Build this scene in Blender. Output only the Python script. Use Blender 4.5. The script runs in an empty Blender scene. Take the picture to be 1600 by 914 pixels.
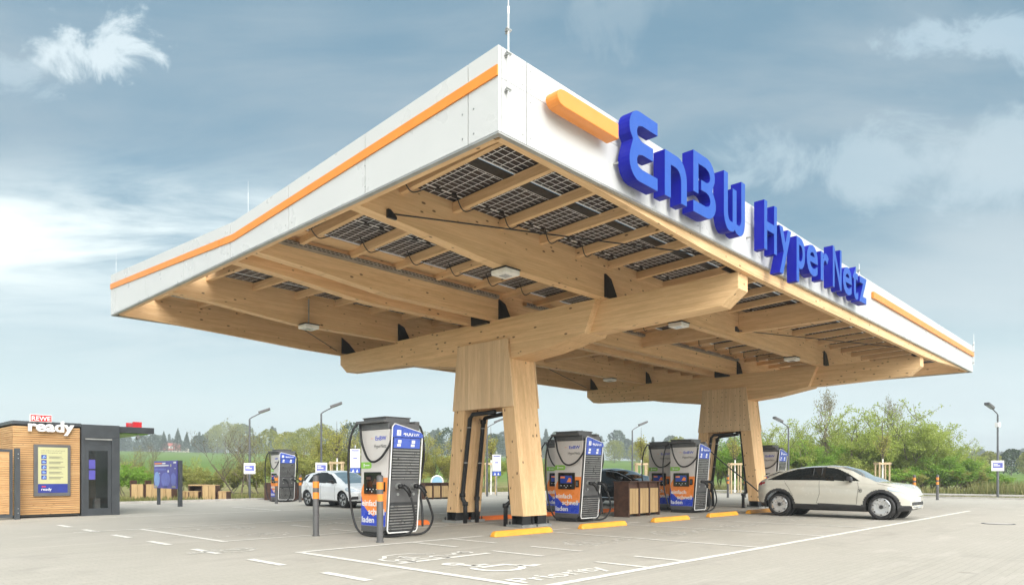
import bpy, bmesh, math, random
import numpy as np
from mathutils import Vector, Matrix, noise
R = math.radians
S = bpy.context.scene
COL = S.collection
random.seed(7)

# ------------------------------------------------------------------ camera, sky, sun, exposure
cam_d = bpy.data.cameras.new('camera'); cam = bpy.data.objects.new('camera', cam_d); COL.objects.link(cam); S.camera = cam
cam.location = (0, 0, 1.25)
HEAD = math.atan2(0.72548, 0.68824)          # view direction (sin, cos) in the site's own axes
cam.rotation_euler = (R(90), 0, -math.atan2(0.72548, 0.68824))
cam_d.sensor_width = 36; cam_d.lens = 36 * 1091 / 1600
cam_d.shift_y = (741 - 457) / 1600
cam_d.clip_end = 6000; cam_d.clip_start = .1

SUN_EL, SUN_AZ = R(27), math.atan2(-0.35, -0.94)     # direction to the sun, measured from +Y towards +X
S.render.engine = 'CYCLES'
S.view_settings.view_transform = 'Standard'; S.view_settings.look = 'None'; S.view_settings.gamma = 1
S.view_settings.use_curve_mapping = False
S.view_settings.exposure = 0.88
S.cycles.max_bounces = 8; S.cycles.diffuse_bounces = 5; S.cycles.glossy_bounces = 4; S.cycles.transmission_bounces = 6
S.cycles.transparent_max_bounces = 8; S.cycles.sample_clamp_indirect = 6

sun_d = bpy.data.lights.new('sun', 'SUN'); sun = bpy.data.objects.new('sun', sun_d); COL.objects.link(sun)
sun_d.energy = 1.2; sun_d.angle = R(30); sun_d.color = (1, .97, .92)
sd = Vector((math.sin(SUN_AZ) * math.cos(SUN_EL), math.cos(SUN_AZ) * math.cos(SUN_EL), math.sin(SUN_EL)))
sun.rotation_euler = sd.to_track_quat('Z', 'Y').to_euler(); sun.location = sd * 60

W = bpy.data.worlds.new('World'); S.world = W; W.use_nodes = True
def world():
    nt = W.node_tree; N = nt.nodes; L = nt.links; N.clear()
    def n(t, **k):
        o = N.new(t)
        for a, b in k.items(): setattr(o, a, b)
        return o
    def val(x, sock):
        if isinstance(x, (int, float)): sock.default_value = x
        elif isinstance(x, tuple): sock.default_value = x
        else: L.new(x, sock)
    def m(op, a, b=0., c=0., clamp=False):
        o = n('ShaderNodeMath', operation=op); o.use_clamp = clamp
        val(a, o.inputs[0]); val(b, o.inputs[1]); val(c, o.inputs[2]); return o.outputs[0]
    def vm(op, a, b=(0, 0, 0)):
        o = n('ShaderNodeVectorMath', operation=op); val(a, o.inputs[0]); val(b, o.inputs[1])
        return o.outputs['Value'] if op in ('DOT_PRODUCT', 'LENGTH', 'DISTANCE') else o.outputs[0]
    def sstep(x, a, b):
        o = n('ShaderNodeMapRange', interpolation_type='SMOOTHSTEP')
        val(x, o.inputs[0]); o.inputs[1].default_value = a; o.inputs[2].default_value = b; return o.outputs[0]
    def mix(f, a, b):
        o = n('ShaderNodeMix', data_type='RGBA'); val(f, o.inputs[0]); val(a, o.inputs[6]); val(b, o.inputs[7]); return o.outputs[2]
    def noise_(v, sc, det, ro=.55, dis=0.):
        o = n('ShaderNodeTexNoise'); L.new(v, o.inputs['Vector']); o.inputs['Scale'].default_value = sc
        o.inputs['Detail'].default_value = det; o.inputs['Roughness'].default_value = ro; o.inputs['Distortion'].default_value = dis
        return o.outputs['Fac']
    sky = n('ShaderNodeTexSky', sky_type='NISHITA'); sky.sun_disc = False
    sky.sun_elevation = SUN_EL; sky.sun_rotation = SUN_AZ; sky.altitude = 200; sky.air_density = 1.0; sky.dust_density = 2.2; sky.ozone_density = 1.6
    tc = n('ShaderNodeTexCoord').outputs['Generated']
    sep = n('ShaderNodeSeparateXYZ'); L.new(tc, sep.inputs[0]); z = sep.outputs[2]
    # site directions: forward, right
    f = vm('DOT_PRODUCT', tc, (0.72548, 0.68824, 0)); r = vm('DOT_PRODUCT', tc, (0.68824, -0.72548, 0))
    # cloud deck coordinates (a flat layer seen in perspective)
    den = m('ADD', m('MAXIMUM', z, 0.), .16)
    cmb = n('ShaderNodeCombineXYZ'); L.new(m('DIVIDE', r, den), cmb.inputs[0]); L.new(m('DIVIDE', f, den), cmb.inputs[1]); P = cmb.outputs[0]
    mp = n('ShaderNodeMapping'); L.new(P, mp.inputs[0]); mp.inputs['Rotation'].default_value = (0, 0, R(28)); mp.inputs['Scale'].default_value = (.55, 1.2, 1)
    big = noise_(mp.outputs[0], .75, 6, .52, .4)
    fine = noise_(mp.outputs[0], 2.2, 8, .6, .6)
    cov = m('ADD', m('MULTIPLY', big, .7), m('MULTIPLY', fine, .3))
    veil = sstep(cov, .40, .62)
    skyc = vm('MULTIPLY', sky.outputs[0], (1.12, 1.10, .92))
    K = 1 / .1
    def c(r_, g, b): return (r_ * K, g * K, b * K, 1)
    # base blue: the sky model pulled a little towards teal
    base = mix(.75, skyc, c(.088, .182, .250))
    col = mix(m('MULTIPLY', veil, .72), base, c(.28, .33, .362))
    # brighter cloud bank low on the left, paler air towards the horizon
    elev = m('ARCTAN2', z, f); azi = m('ARCTAN2', r, f)
    hor = sstep(z, .30, .02)
    lft = sstep(azi, .15, -.55)
    bank = m('MULTIPLY', m('MULTIPLY', sstep(elev, .23, .31), sstep(elev, .42, .34)), sstep(azi, -.12, -.42))
    bank = m('MULTIPLY', bank, sstep(m('ADD', big, m('MULTIPLY', fine, .25)), .44, .66))
    col = mix(m('MULTIPLY', hor, .80), col, c(.57, .665, .665))
    mid = m('MULTIPLY', sstep(elev, .12, .3), sstep(elev, .47, .33)); mid = m('MULTIPLY', mid, lft)
    col = mix(m('MULTIPLY', m('MULTIPLY', mid, sstep(fine, .30, .60)), .75), col, c(.54, .61, .62))
    col = mix(m('MULTIPLY', bank, .85), col, c(.70, .75, .725))
    # right side: soft pale veil in the middle heights
    rb = m('MULTIPLY', m('MULTIPLY', sstep(azi, .28, .62), sstep(elev, .56, .30)), sstep(big, .36, .58))
    col = mix(m('MULTIPLY', rb, .45), col, c(.38, .45, .48))
    # one puff high on the left
    def puff(az0, el0, sx, sy, thr, colr, amt, ns=5.0):
        nonlocal col
        c2 = n('ShaderNodeCombineXYZ'); L.new(azi, c2.inputs[0]); L.new(elev, c2.inputs[1])
        w = noise_(c2.outputs[0], ns * 2.2, 8, .62, .5)
        dx = m('DIVIDE', m('SUBTRACT', azi, az0), sx); dy = m('DIVIDE', m('SUBTRACT', elev, el0), sy)
        d = m('SQRT', m('ADD', m('MULTIPLY', dx, dx), m('MULTIPLY', dy, dy)))
        q = m('ADD', d, m('MULTIPLY', m('SUBTRACT', w, .5), 4.2))
        col = mix(m('MULTIPLY', sstep(q, 1.05, .25), amt), col, colr)
    puff(-.535, .540, .075, .040, 0, c(.46, .53, .56), .85, 7)
    puff(-.625, .515, .05, .03, 0, c(.34, .42, .47), .5, 6)
    puff(.145, .59, .07, .05, 0, c(.34, .40, .43), .22, 4)
    puff(.62, .56, .14, .03, 0, c(.33, .42, .48), .6, 6)
    puff(.52, .42, .20, .06, 0, c(.38, .46, .50), .45, 4)
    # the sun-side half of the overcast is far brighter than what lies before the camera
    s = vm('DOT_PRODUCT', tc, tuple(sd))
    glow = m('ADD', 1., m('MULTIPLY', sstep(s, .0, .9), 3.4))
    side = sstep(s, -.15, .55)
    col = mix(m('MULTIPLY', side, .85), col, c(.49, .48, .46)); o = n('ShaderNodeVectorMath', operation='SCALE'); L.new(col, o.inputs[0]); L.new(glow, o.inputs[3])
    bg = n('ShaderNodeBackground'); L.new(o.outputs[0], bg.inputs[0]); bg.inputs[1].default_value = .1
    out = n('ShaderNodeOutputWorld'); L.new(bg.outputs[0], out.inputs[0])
world()

# ------------------------------------------------------------------ materials
class NT:
    def __init__(s, name):
        s.m = bpy.data.materials.new(name); s.m.use_nodes = True; s.nt = s.m.node_tree
        s.b = s.nt.nodes['Principled BSDF']; s.L = s.nt.links
    def n(s, t, **k):
        o = s.nt.nodes.new(t)
        for a, b in k.items(): setattr(o, a, b)
        return o
    def v(s, x, sock):
        if isinstance(x, (int, float, tuple)): sock.default_value = x
        else: s.L.new(x, sock)
    def math(s, op, a, b=0., clamp=False):
        o = s.n('ShaderNodeMath', operation=op); o.use_clamp = clamp; s.v(a, o.inputs[0]); s.v(b, o.inputs[1]); return o.outputs[0]
    def ss(s, x, a, b, lo=0., hi=1.):
        o = s.n('ShaderNodeMapRange', interpolation_type='SMOOTHSTEP'); s.v(x, o.inputs[0])
        for i, q in enumerate((a, b, lo, hi)): o.inputs[i + 1].default_value = q
        return o.outputs[0]
    def mix(s, f, a, b, bt='MIX'):
        o = s.n('ShaderNodeMix', data_type='RGBA', blend_type=bt); s.v(f, o.inputs[0])
        s.v(a + (1,) if isinstance(a, tuple) and len(a) == 3 else a, o.inputs[6]); s.v(b + (1,) if isinstance(b, tuple) and len(b) == 3 else b, o.inputs[7]); return o.outputs[2]
    def noise(s, vec, sc, det=4, ro=.5, dis=0.):
        o = s.n('ShaderNodeTexNoise'); s.L.new(vec, o.inputs['Vector'])
        o.inputs['Scale'].default_value = sc; o.inputs['Detail'].default_value = det; o.inputs['Roughness'].default_value = ro; o.inputs['Distortion'].default_value = dis
        return o.outputs['Fac']
    def pos(s): return s.n('ShaderNodeNewGeometry').outputs['Position']
    def obj(s): return s.n('ShaderNodeTexCoord').outputs['Object']
    def map(s, vec, sc=(1, 1, 1), rot=(0, 0, 0), loc=(0, 0, 0)):
        o = s.n('ShaderNodeMapping'); s.L.new(vec, o.inputs[0]); o.inputs['Scale'].default_value = sc; o.inputs['Rotation'].default_value = rot; o.inputs['Location'].default_value = loc
        return o.outputs[0]
    def bump(s, h, st=.3, d=.01):
        o = s.n('ShaderNodeBump'); s.L.new(h, o.inputs['Height']); o.inputs['Strength'].default_value = st; o.inputs['Distance'].default_value = d
        s.L.new(o.outputs[0], s.b.inputs['Normal'])
    def base(s, c): s.v(c + (1,) if isinstance(c, tuple) and len(c) == 3 else c, s.b.inputs['Base Color'])
    def set(s, **k):
        for a, b in k.items(): s.v(b, s.b.inputs[a.replace('_', ' ')])
M = {}
def plain(name, c, rough=.5, metal=0., var=.12, sc=3., spec=.5, coat=0., bump=0.):
    t = NT(name); p = t.obj(); nn = t.noise(p, sc, 5, .6)
    f = t.ss(nn, .3, .7)
    t.base(t.mix(f, tuple(x * (1 - var) for x in c), tuple(min(1, x * (1 + var)) for x in c)))
    t.set(Metallic=metal, Coat_Weight=coat); t.b.inputs['Specular IOR Level'].default_value = spec
    t.v(t.ss(t.noise(p, sc * 3, 4), .3, .7, max(0, rough - .06), min(1, rough + .06)), t.b.inputs['Roughness'])
    if bump: t.bump(t.noise(p, sc * 12, 4), bump, .004)
    M[name] = t.m; return t.m

def wood(name, axis, light=(.87, .60, .335), dark=(.74, .47, .235), knots=1., lam='z', screws=False):
    t = NT(name); p = t.pos()
    st = {'x': (.35, 6, 6), 'y': (6, .35, 6), 'z': (6, 6, .35)}[axis]
    g = t.noise(t.map(p, st), 2.2, 7, .62, .5)
    g2 = t.noise(t.map(p, tuple(a * 3 for a in st)), 3.5, 5, .6)
    big = t.noise(t.map(p, tuple(min(a, 1.2) for a in st)), .8, 3)
    f = t.math('ADD', t.math('MULTIPLY', g, .6), t.math('MULTIPLY', g2, .4))
    col = t.mix(t.ss(f, .36, .64), tuple(x * .9 for x in dark), light)
    col = t.mix(t.ss(big, .3, .7, 0, .35), col, tuple(x * .82 for x in light))
    # board-to-board tone shift between the glued laminations
    sx = t.n('ShaderNodeSeparateXYZ'); t.L.new(p, sx.inputs[0])
    h = sx.outputs['XYZ'.index(lam.upper())]
    lay = t.math('FLOOR', t.math('MULTIPLY', h, 1 / .115))
    wn = t.n('ShaderNodeTexWhiteNoise', noise_dimensions='1D'); t.L.new(lay, wn.inputs['W'])
    col = t.mix(t.math('MULTIPLY', wn.outputs['Value'], .38), col, tuple(x * .70 for x in dark))
    gl = t.math('FRACT', t.math('MULTIPLY', h, 1 / .115)); col = t.mix(t.ss(t.math('ABSOLUTE', t.math('SUBTRACT', gl, .5)), .46, .495, 0, .30), col, tuple(x * .55 for x in dark))
    # knots, drawn out along the grain
    if knots:
        ks = {'x': (1.6, 2.6, 3.6), 'y': (2.6, 1.6, 3.6), 'z': (2.8, 2.8, 1.8)}[axis]
        vo = t.n('ShaderNodeTexVoronoi'); t.L.new(t.map(p, ks), vo.inputs['Vector']); vo.inputs['Scale'].default_value = 2.5; vo.inputs['Randomness'].default_value = 1
        sc = t.n('ShaderNodeSeparateColor'); t.L.new(vo.outputs['Color'], sc.inputs[0])
        rad = t.math('MULTIPLY', t.ss(sc.outputs[0], .30, 1., .0, 1.), .17 * knots)
        kd = t.math('SUBTRACT', vo.outputs['Distance'], rad)
        halo = t.ss(kd, .10, .0)
        core = t.ss(kd, .03, -.02)
        col = t.mix(t.math('MULTIPLY', halo, .30), col, tuple(x * .6 for x in dark))
        col = t.mix(t.math('MULTIPLY', core, .85), col, (.11, .055, .028))
    if screws:
        vo = t.n('ShaderNodeTexVoronoi'); t.L.new(p, vo.inputs['Vector']); vo.inputs['Scale'].default_value = 5.5; vo.inputs['Randomness'].default_value = .25
        col = t.mix(t.ss(vo.outputs['Distance'], .11, .07), col, (.09, .06, .04))
    t.base(col); t.set(Roughness=.62); t.b.inputs['Specular IOR Level'].default_value = .3
    t.bump(f, .12, .004); M[name] = t.m; return t.m
wood('wood_x', 'x'); wood('wood_y', 'y'); wood('wood_z', 'z', lam='x')
wood('wood_ply', 'z', light=(.82, .60, .37), dark=(.70, .485, .28), knots=.45, lam='y', screws=True)
wood('wood_box', 'z', light=(.55, .39, .20), dark=(.43, .28, .13), knots=.3, lam='x')
wood('wood_stake', 'z', light=(.62, .48, .30), dark=(.50, .37, .22), knots=.2, lam='x')
plain('fascia_white', (.56, .57, .565), .32, var=.02, sc=.6)
plain('fascia_grey', (.36, .37, .36), .45, .3)
plain('orange', (.78, .26, .035), .35, var=.04)
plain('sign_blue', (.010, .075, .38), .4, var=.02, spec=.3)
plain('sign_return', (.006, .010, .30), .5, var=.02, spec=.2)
plain('black_steel', (.018, .019, .021), .45, .2)
plain('dark_grey', (.045, .047, .05), .42, .2)
plain('mid_grey', (.12, .12, .122), .45, .3)
plain('louver_grey', (.33, .33, .325), .32, .7)
plain('rubber', (.012, .012, .013), .55, var=.3)
plain('galv', (.38, .39, .38), .42, .7, var=.2)
plain('pole_grey', (.13, .135, .145), .42, .5)
plain('white_paint', (.78, .78, .77), .4, var=.03)
plain('charger_white', (.60, .57, .545), .38, var=.02, coat=.1)
plain('charger_blue', (.022, .06, .50), .3, var=.04, coat=.3)
plain('header_blue', (.06, .115, .50), .3, var=.04, coat=.3)
plain('charger_orange', (.85, .25, .045), .32, var=.04, coat=.3)
plain('label_green', (.24, .52, .07), .4)
plain('screen_black', (.008, .008, .010), .08, var=.1, spec=.6)
plain('screen_blue', (.02, .06, .34), .15)
plain('stop_yellow', (.80, .36, .035), .5, var=.12, sc=2, bump=.2)
plain('stop_red', (.74, .17, .03), .5, var=.12, sc=2, bump=.2)
plain('corten', (.075, .035, .022), .6, .1, var=.3, sc=6)
plain('anthracite', (.055, .062, .07), .42, .2)
plain('poster_cream', (.50, .49, .27), .4, var=.03)
plain('poster_navy', (.02, .035, .24), .35)
plain('poster_purple', (.085, .075, .36), .4)
plain('poster_light', (.22, .35, .70), .4)
plain('poster_mid', (.14, .16, .52), .4)
plain('sign_red', (.60, .02, .03), .4)
plain('plate_cream', (.80, .79, .74), .4)
plain('cream_paint', (.52, .505, .44), .22, var=.02, coat=.8)
plain('car_white', (.80, .82, .83), .22, var=.02, coat=.8)
plain('car_black', (.005, .006, .010), .22, var=.1, coat=.35, spec=.4)
plain('car_clad', (.03, .03, .032), .5)
plain('car_glass', (.012, .014, .014), .05, var=.1, spec=.45)
plain('car_screen_glass', (.16, .22, .25), .05, var=.1, spec=.9, coat=.6)
plain('wheel_silver', (.55, .56, .57), .3, .6, var=.05)
plain('tail_red', (.35, .01, .01), .2, coat=.5)
plain('lamp_glass', (.45, .52, .58), .12, .2, coat=.6)
plain('chrome', (.75, .76, .78), .12, 1., var=.03)
plain('seam_dark', (.05, .05, .048), .6)
plain('soil', (.21, .15, .10), .9, var=.3, sc=2)
plain('kerb_stone', (.42, .40, .37), .8, var=.15, sc=2, bump=.3)
plain('roof_red', (.36, .09, .06), .7, var=.2, sc=1)
plain('house_wall', (.60, .55, .45), .8)
plain('window_dark', (.05, .06, .07), .15)
plain('mirror_blue', (.30, .50, .70), .12, .1)
plain('hose_white', (.72, .73, .72), .4)

def clear_glass():
    t = NT('door_glass'); t.base((.02, .025, .025)); t.set(Roughness=.03, Alpha=.45); t.m.blend_method = 'HASHED' if hasattr(t.m, 'blend_method') else 'BLEND'; M['door_glass'] = t.m
clear_glass()
def paint_white():
    t = NT('road_paint'); p = t.pos(); w = t.noise(p, 9, 7, .7); w2 = t.noise(p, 1.3, 3)
    t.base(t.mix(t.ss(w, .25, .6), (.50, .48, .43), (.80, .78, .72)))
    t.set(Roughness=.7); t.v(t.ss(t.math('ADD', w, t.math('MULTIPLY', w2, .6)), .42, .58, .75, 1.), t.b.inputs['Alpha']); M['road_paint'] = t.m
    t = NT('road_paint_worn'); p = t.pos(); w = t.noise(p, 6, 7, .7)
    t.base((.66, .64, .58)); t.set(Roughness=.7); t.v(t.ss(w, .35, .60, .35, 1.), t.b.inputs['Alpha']); M['road_paint_worn'] = t.m
paint_white()
def pavement():
    t = NT('pavement'); p = t.pos()
    br = t.n('ShaderNodeTexBrick'); t.L.new(t.map(p, rot=(0, 0, 0)), br.inputs['Vector'])
    br.inputs['Scale'].default_value = 1; br.inputs['Brick Width'].default_value = .2; br.inputs['Row Height'].default_value = .1
    br.inputs['Mortar Size'].default_value = .0035; br.inputs['Mortar Smooth'].default_value = .3; br.inputs['Bias'].default_value = 0
    br.inputs['Color1'].default_value = (.430, .406, .348, 1); br.inputs['Color2'].default_value = (.405, .382, .326, 1); br.inputs['Mortar'].default_value = (.30, .275, .24, 1)
    big = t.noise(p, .22, 5, .6, .5); med = t.noise(t.map(p, (.5, 2.2, 1)), .9, 5, .65, .3); fi = t.noise(p, 22, 4, .6)
    col = t.mix(t.ss(big, .32, .68, 0, .5), br.outputs['Color'], (.47, .44, .39))
    col = t.mix(t.ss(med, .52, .72, 0, .55), col, (.53, .50, .44))
    col = t.mix(t.ss(t.noise(p, .6, 6, .7), .30, .46, .45, 0), col, (.30, .275, .24))
    col = t.mix(t.ss(fi, .3, .7, 0, .22), col, (.26, .245, .22))
    vo = t.n('ShaderNodeTexVoronoi'); t.L.new(p, vo.inputs['Vector']); vo.inputs['Scale'].default_value = .55
    sc = t.n('ShaderNodeSeparateColor'); t.L.new(vo.outputs['Color'], sc.inputs[0]); dd = t.math('ADD', vo.outputs['Distance'], t.math('MULTIPLY', t.noise(p, 7, 4), .10))
    col = t.mix(t.math('MULTIPLY', t.ss(dd, .13, .07), t.ss(sc.outputs[0], .35, .9, 0, .5)), col, (.16, .145, .125))
    tk = t.noise(t.map(p, (.10, 3.2, 1), (0, 0, R(4))), 1.0, 3, .5, .1); col = t.mix(t.ss(tk, .60, .68, 0, .16), col, (.22, .205, .185))
    t.base(col); t.set(Roughness=.82); t.b.inputs['Specular IOR Level'].default_value = .25
    t.bump(br.outputs['Fac'], -.25, .004); M['pavement'] = t.m
pavement()
def ground_mats():
    t = NT('field'); p = t.pos()
    a = t.noise(t.map(p, (1, 1, 1)), .012, 4); b = t.noise(t.map(p, (.05, 1.2, 1), (0, 0, R(25))), .6, 4); c_ = t.noise(p, .9, 6, .7)
    col = t.mix(t.ss(a, .3, .7), (.075, .155, .022), (.13, .215, .04)); col = t.mix(t.ss(b, .35, .7, 0, .45), col, (.16, .24, .06)); col = t.mix(t.ss(c_, .35, .7, 0, .25), col, (.10, .13, .035))
    d = t.n('ShaderNodeVectorMath', operation='LENGTH'); t.L.new(p, d.inputs[0])
    near = t.ss(d.outputs['Value'], 95, 60)
    dry = t.mix(t.ss(t.noise(p, .5, 6, .7), .35, .65), (.15, .17, .045), (.30, .25, .13))
    t.base(t.mix(near, col, dry)); t.set(Roughness=.95); t.b.inputs['Specular IOR Level'].default_value = .1; t.bump(c_, .5, .05); M['field'] = t.m
    t = NT('verge'); p = t.pos()
    col = t.mix(t.ss(t.noise(p, 1.1, 6, .7), .35, .6), (.20, .19, .06), (.30, .24, .13)); col = t.mix(t.ss(t.noise(p, .35, 4, .6), .5, .6), col, (.16, .20, .05))
    t.base(col); t.set(Roughness=.95); t.bump(t.noise(p, 14, 5), .6, .03); M['verge'] = t.m
ground_mats()
def slats():
    t = NT('cladding_wood'); p = t.pos()
    sx = t.n('ShaderNodeSeparateXYZ'); t.L.new(p, sx.inputs[0])
    lay = t.math('FLOOR', t.math('MULTIPLY', sx.outputs[2], 1 / .062)); wn = t.n('ShaderNodeTexWhiteNoise', noise_dimensions='1D'); t.L.new(lay, wn.inputs['W'])
    g = t.noise(t.map(p, (.6, .6, 14)), 3, 6, .6, .3)
    col = t.mix(t.ss(g, .3, .7), (.46, .25, .095), (.66, .42, .20)); col = t.mix(t.math('MULTIPLY', wn.outputs['Value'], .45), col, (.40, .20, .075))
    vo = t.n('ShaderNodeTexVoronoi'); t.L.new(t.map(p, (2.2, 2.2, 7)), vo.inputs['Vector']); vo.inputs['Scale'].default_value = 1.5
    col = t.mix(t.ss(vo.outputs['Distance'], .12, .05, 0, .8), col, (.14, .06, .02))
    t.base(col); t.set(Roughness=.7); M['cladding_wood'] = t.m
slats()
def solar():
    t = NT('solar_cells'); p = t.obj(); sx = t.n('ShaderNodeSeparateXYZ'); t.L.new(p, sx.inputs[0])
    def line(c_, pitch, w):
        fr = t.math('FRACT', t.math('ADD', t.math('MULTIPLY', c_, 1 / pitch), 50.)); d = t.math('ABSOLUTE', t.math('SUBTRACT', fr, .5))
        return t.math('GREATER_THAN', d, .5 - w / pitch / 2)
    l = t.math('MAXIMUM', line(sx.outputs[0], .178, .015), line(sx.outputs[1], .112, .011))
    nn = t.noise(p, 2.5, 3)
    t.base(t.mix(l, t.mix(t.ss(nn, .35, .65), (.012, .012, .017), (.028, .021, .021)), (.80, .81, .82)))
    t.set(Roughness=.35); t.b.inputs['Specular IOR Level'].default_value = .18; M['solar_cells'] = t.m
solar()
def leaf_mat(name, a, b, tr=.45):
    t = NT(name); p = t.pos(); r = t.n('ShaderNodeNewGeometry').outputs['Random Per Island']
    oi = t.n('ShaderNodeObjectInfo').outputs['Random']
    nn = t.noise(p, .55, 3, .6)
    col = t.mix(r, a, b); col = t.mix(t.ss(nn, .35, .65, 0, .5), col, tuple(x * .72 for x in a))
    col = t.mix(t.math('MULTIPLY', oi, .22), col, tuple(x * .7 for x in b))
    t.base(col); t.set(Roughness=.6); t.b.inputs['Specular IOR Level'].default_value = .2
    tl = t.n('ShaderNodeBsdfTranslucent'); t.L.new(col, tl.inputs[0]); mx = t.n('ShaderNodeMixShader'); mx.inputs[0].default_value = tr
    o = t.nt.nodes['Material Output']; t.L.new(t.b.outputs[0], mx.inputs[1]); t.L.new(tl.outputs[0], mx.inputs[2]); t.L.new(mx.outputs[0], o.inputs[0]); M[name] = t.m
leaf_mat('leaf_spring', (.28, .37, .055), (.54, .60, .17))
leaf_mat('leaf_bright', (.17, .34, .035), (.36, .52, .10))
leaf_mat('leaf_yellow', (.32, .33, .06), (.55, .51, .16))
leaf_mat('leaf_olive', (.25, .28, .06), (.43, .42, .13))
leaf_mat('leaf_bud', (.20, .18, .08), (.32, .29, .13))
leaf_mat('leaf_far', (.035, .065, .030), (.075, .105, .045), .15)
leaf_mat('leaf_blossom', (.36, .30, .16), (.46, .36, .2))
leaf_mat('grass_blade', (.12, .17, .03), (.36, .31, .15), .2)
plain('bark', (.13, .105, .08), .9, var=.35, sc=4)
plain('bark_pale', (.30, .26, .22), .9, var=.3, sc=4)

# ------------------------------------------------------------------ helpers
class MB:
    def __init__(s): s.v = []; s.f = []; s.mi = []; s.cur = 0; s.sm = []; s.smooth = False
    def add(s, vs, fs):
        o = len(s.v); s.v += [tuple(q) for q in vs]
        for f in fs: s.f.append([i + o for i in f]); s.mi.append(s.cur); s.sm.append(s.smooth)
        return s
    def box(s, x0, x1, y0, y1, z0, z1):
        return s.add([(x0, y0, z0), (x1, y0, z0), (x1, y1, z0), (x0, y1, z0), (x0, y0, z1), (x1, y0, z1), (x1, y1, z1), (x0, y1, z1)],
                     [(0, 3, 2, 1), (4, 5, 6, 7), (0, 1, 5, 4), (1, 2, 6, 5), (2, 3, 7, 6), (3, 0, 4, 7)])
    def prism(s, pts, axis, a, b):
        # pts: outline in the plane across the axis; order of the other two axes: x->(y,z) y->(x,z) z->(x,y)
        def P(p, q):
            return {'x': (q, p[0], p[1]), 'y': (p[0], q, p[1]), 'z': (p[0], p[1], q)}[axis]
        n = len(pts); vs = [P(p, a) for p in pts] + [P(p, b) for p in pts]
        fs = [list(range(n)), [n + i for i in range(n)][::-1]] + [[i, n + i, n + (i + 1) % n, (i + 1) % n] for i in range(n)]
        return s.add(vs, fs)
    def ring(s, c, d, r, n, up=None):
        d = Vector(d).normalized(); a = d.orthogonal().normalized() if up is None else (Vector(up) - d * Vector(up).dot(d)).normalized(); b = d.cross(a)
        return [Vector(c) + (a * math.cos(2 * math.pi * i / n) + b * math.sin(2 * math.pi * i / n)) * r for i in range(n)]
    def cyl(s, p0, p1, r0, r1=None, n=12):
        r1 = r0 if r1 is None else r1; p0 = Vector(p0); p1 = Vector(p1); d = p1 - p0
        a = s.ring(p0, d, r0, n); b = s.ring(p1, d, r1, n)
        s.add(a + b, [[i, (i + 1) % n, n + (i + 1) % n, n + i] for i in range(n)] + [list(range(n))[::-1], [n + i for i in range(n)]]); return s
    def tube(s, pts, r, n=8, rs=None):
        pts = [Vector(p) for p in pts]; vs = []; up = None
        for i, p in enumerate(pts):
            d = (pts[min(i + 1, len(pts) - 1)] - pts[max(i - 1, 0)]).normalized()
            if up is None: up = d.orthogonal().normalized()
            up = (up - d * up.dot(d)).normalized(); b = d.cross(up); rr = rs[i] if rs else r
            vs += [p + (up * math.cos(2 * math.pi * k / n) + b * math.sin(2 * math.pi * k / n)) * rr for k in range(n)]
        fs = []
        for i in range(len(pts) - 1):
            for k in range(n): fs.append([i * n + k, i * n + (k + 1) % n, (i + 1) * n + (k + 1) % n, (i + 1) * n + k])
        fs += [list(range(n))[::-1], [(len(pts) - 1) * n + k for k in range(n)]]
        return s.add(vs, fs)
    def build(s, name, mats, parent=None, bevel=0, smooth=None, world=True, tf=None):
        me = bpy.data.meshes.new(name)
        vs = s.v
        if tf is not None: vs = [tuple(tf @ Vector(q)) for q in vs]
        if parent is not None and world:
            l = wloc(parent); vs = [(a - l[0], b - l[1], c - l[2]) for a, b, c in vs]
        me.from_pydata(vs, [], s.f)
        if isinstance(mats, str): mats = [mats]
        for m_ in mats: me.materials.append(M[m_])
        me.polygons.foreach_set('material_index', s.mi)
        me.polygons.foreach_set('use_smooth', [bool(x) or bool(smooth) for x in s.sm])
        bm = bmesh.new(); bm.from_mesh(me); bmesh.ops.recalc_face_normals(bm, faces=bm.faces)
        if bevel:
            bmesh.ops.remove_doubles(bm, verts=bm.verts, dist=1e-5)
            es = [e for e in bm.edges if len(e.link_faces) == 2 and e.calc_face_angle(0) > .5]
            bmesh.ops.bevel(bm, geom=es, offset=bevel, segments=2, profile=.6, affect='EDGES', clamp_overlap=True)
        bm.to_mesh(me); bm.free()
        return link(me, name, parent)
def wloc(o):
    l = Vector((0, 0, 0))
    while o is not None: l += o.location; o = o.parent
    return l
def link(me, name, parent=None):
    o = bpy.data.objects.new(name, me); COL.objects.link(o)
    if parent is not None: o.parent = parent
    return o
def tag(o, label=None, cat=None, group=None, kind=None):
    if label: o['label'] = label
    if cat: o['category'] = cat
    if group: o['group'] = group
    if kind: o['kind'] = kind
    return o
def thing(name, label, cat, loc=(0, 0, 0), rz=0, group=None):
    o = bpy.data.objects.new(name, None); COL.objects.link(o); o.empty_display_size = .2
    o.location = loc; o.rotation_euler = (0, 0, rz); return tag(o, label, cat, group)
def dup(root, loc, rz=None, label=None, group=None, scale=None):
    r = root.copy(); COL.objects.link(r); r.location = loc
    if rz is not None: r.rotation_euler = (0, 0, rz)
    if scale is not None: r.scale = scale
    if label: r['label'] = label
    if group: r['group'] = group
    def rec(src, dst):
        for ch in list(src.children):
            c = ch.copy(); COL.objects.link(c); c.parent = dst; rec(ch, c)
    rec(root, r); return r
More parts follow.
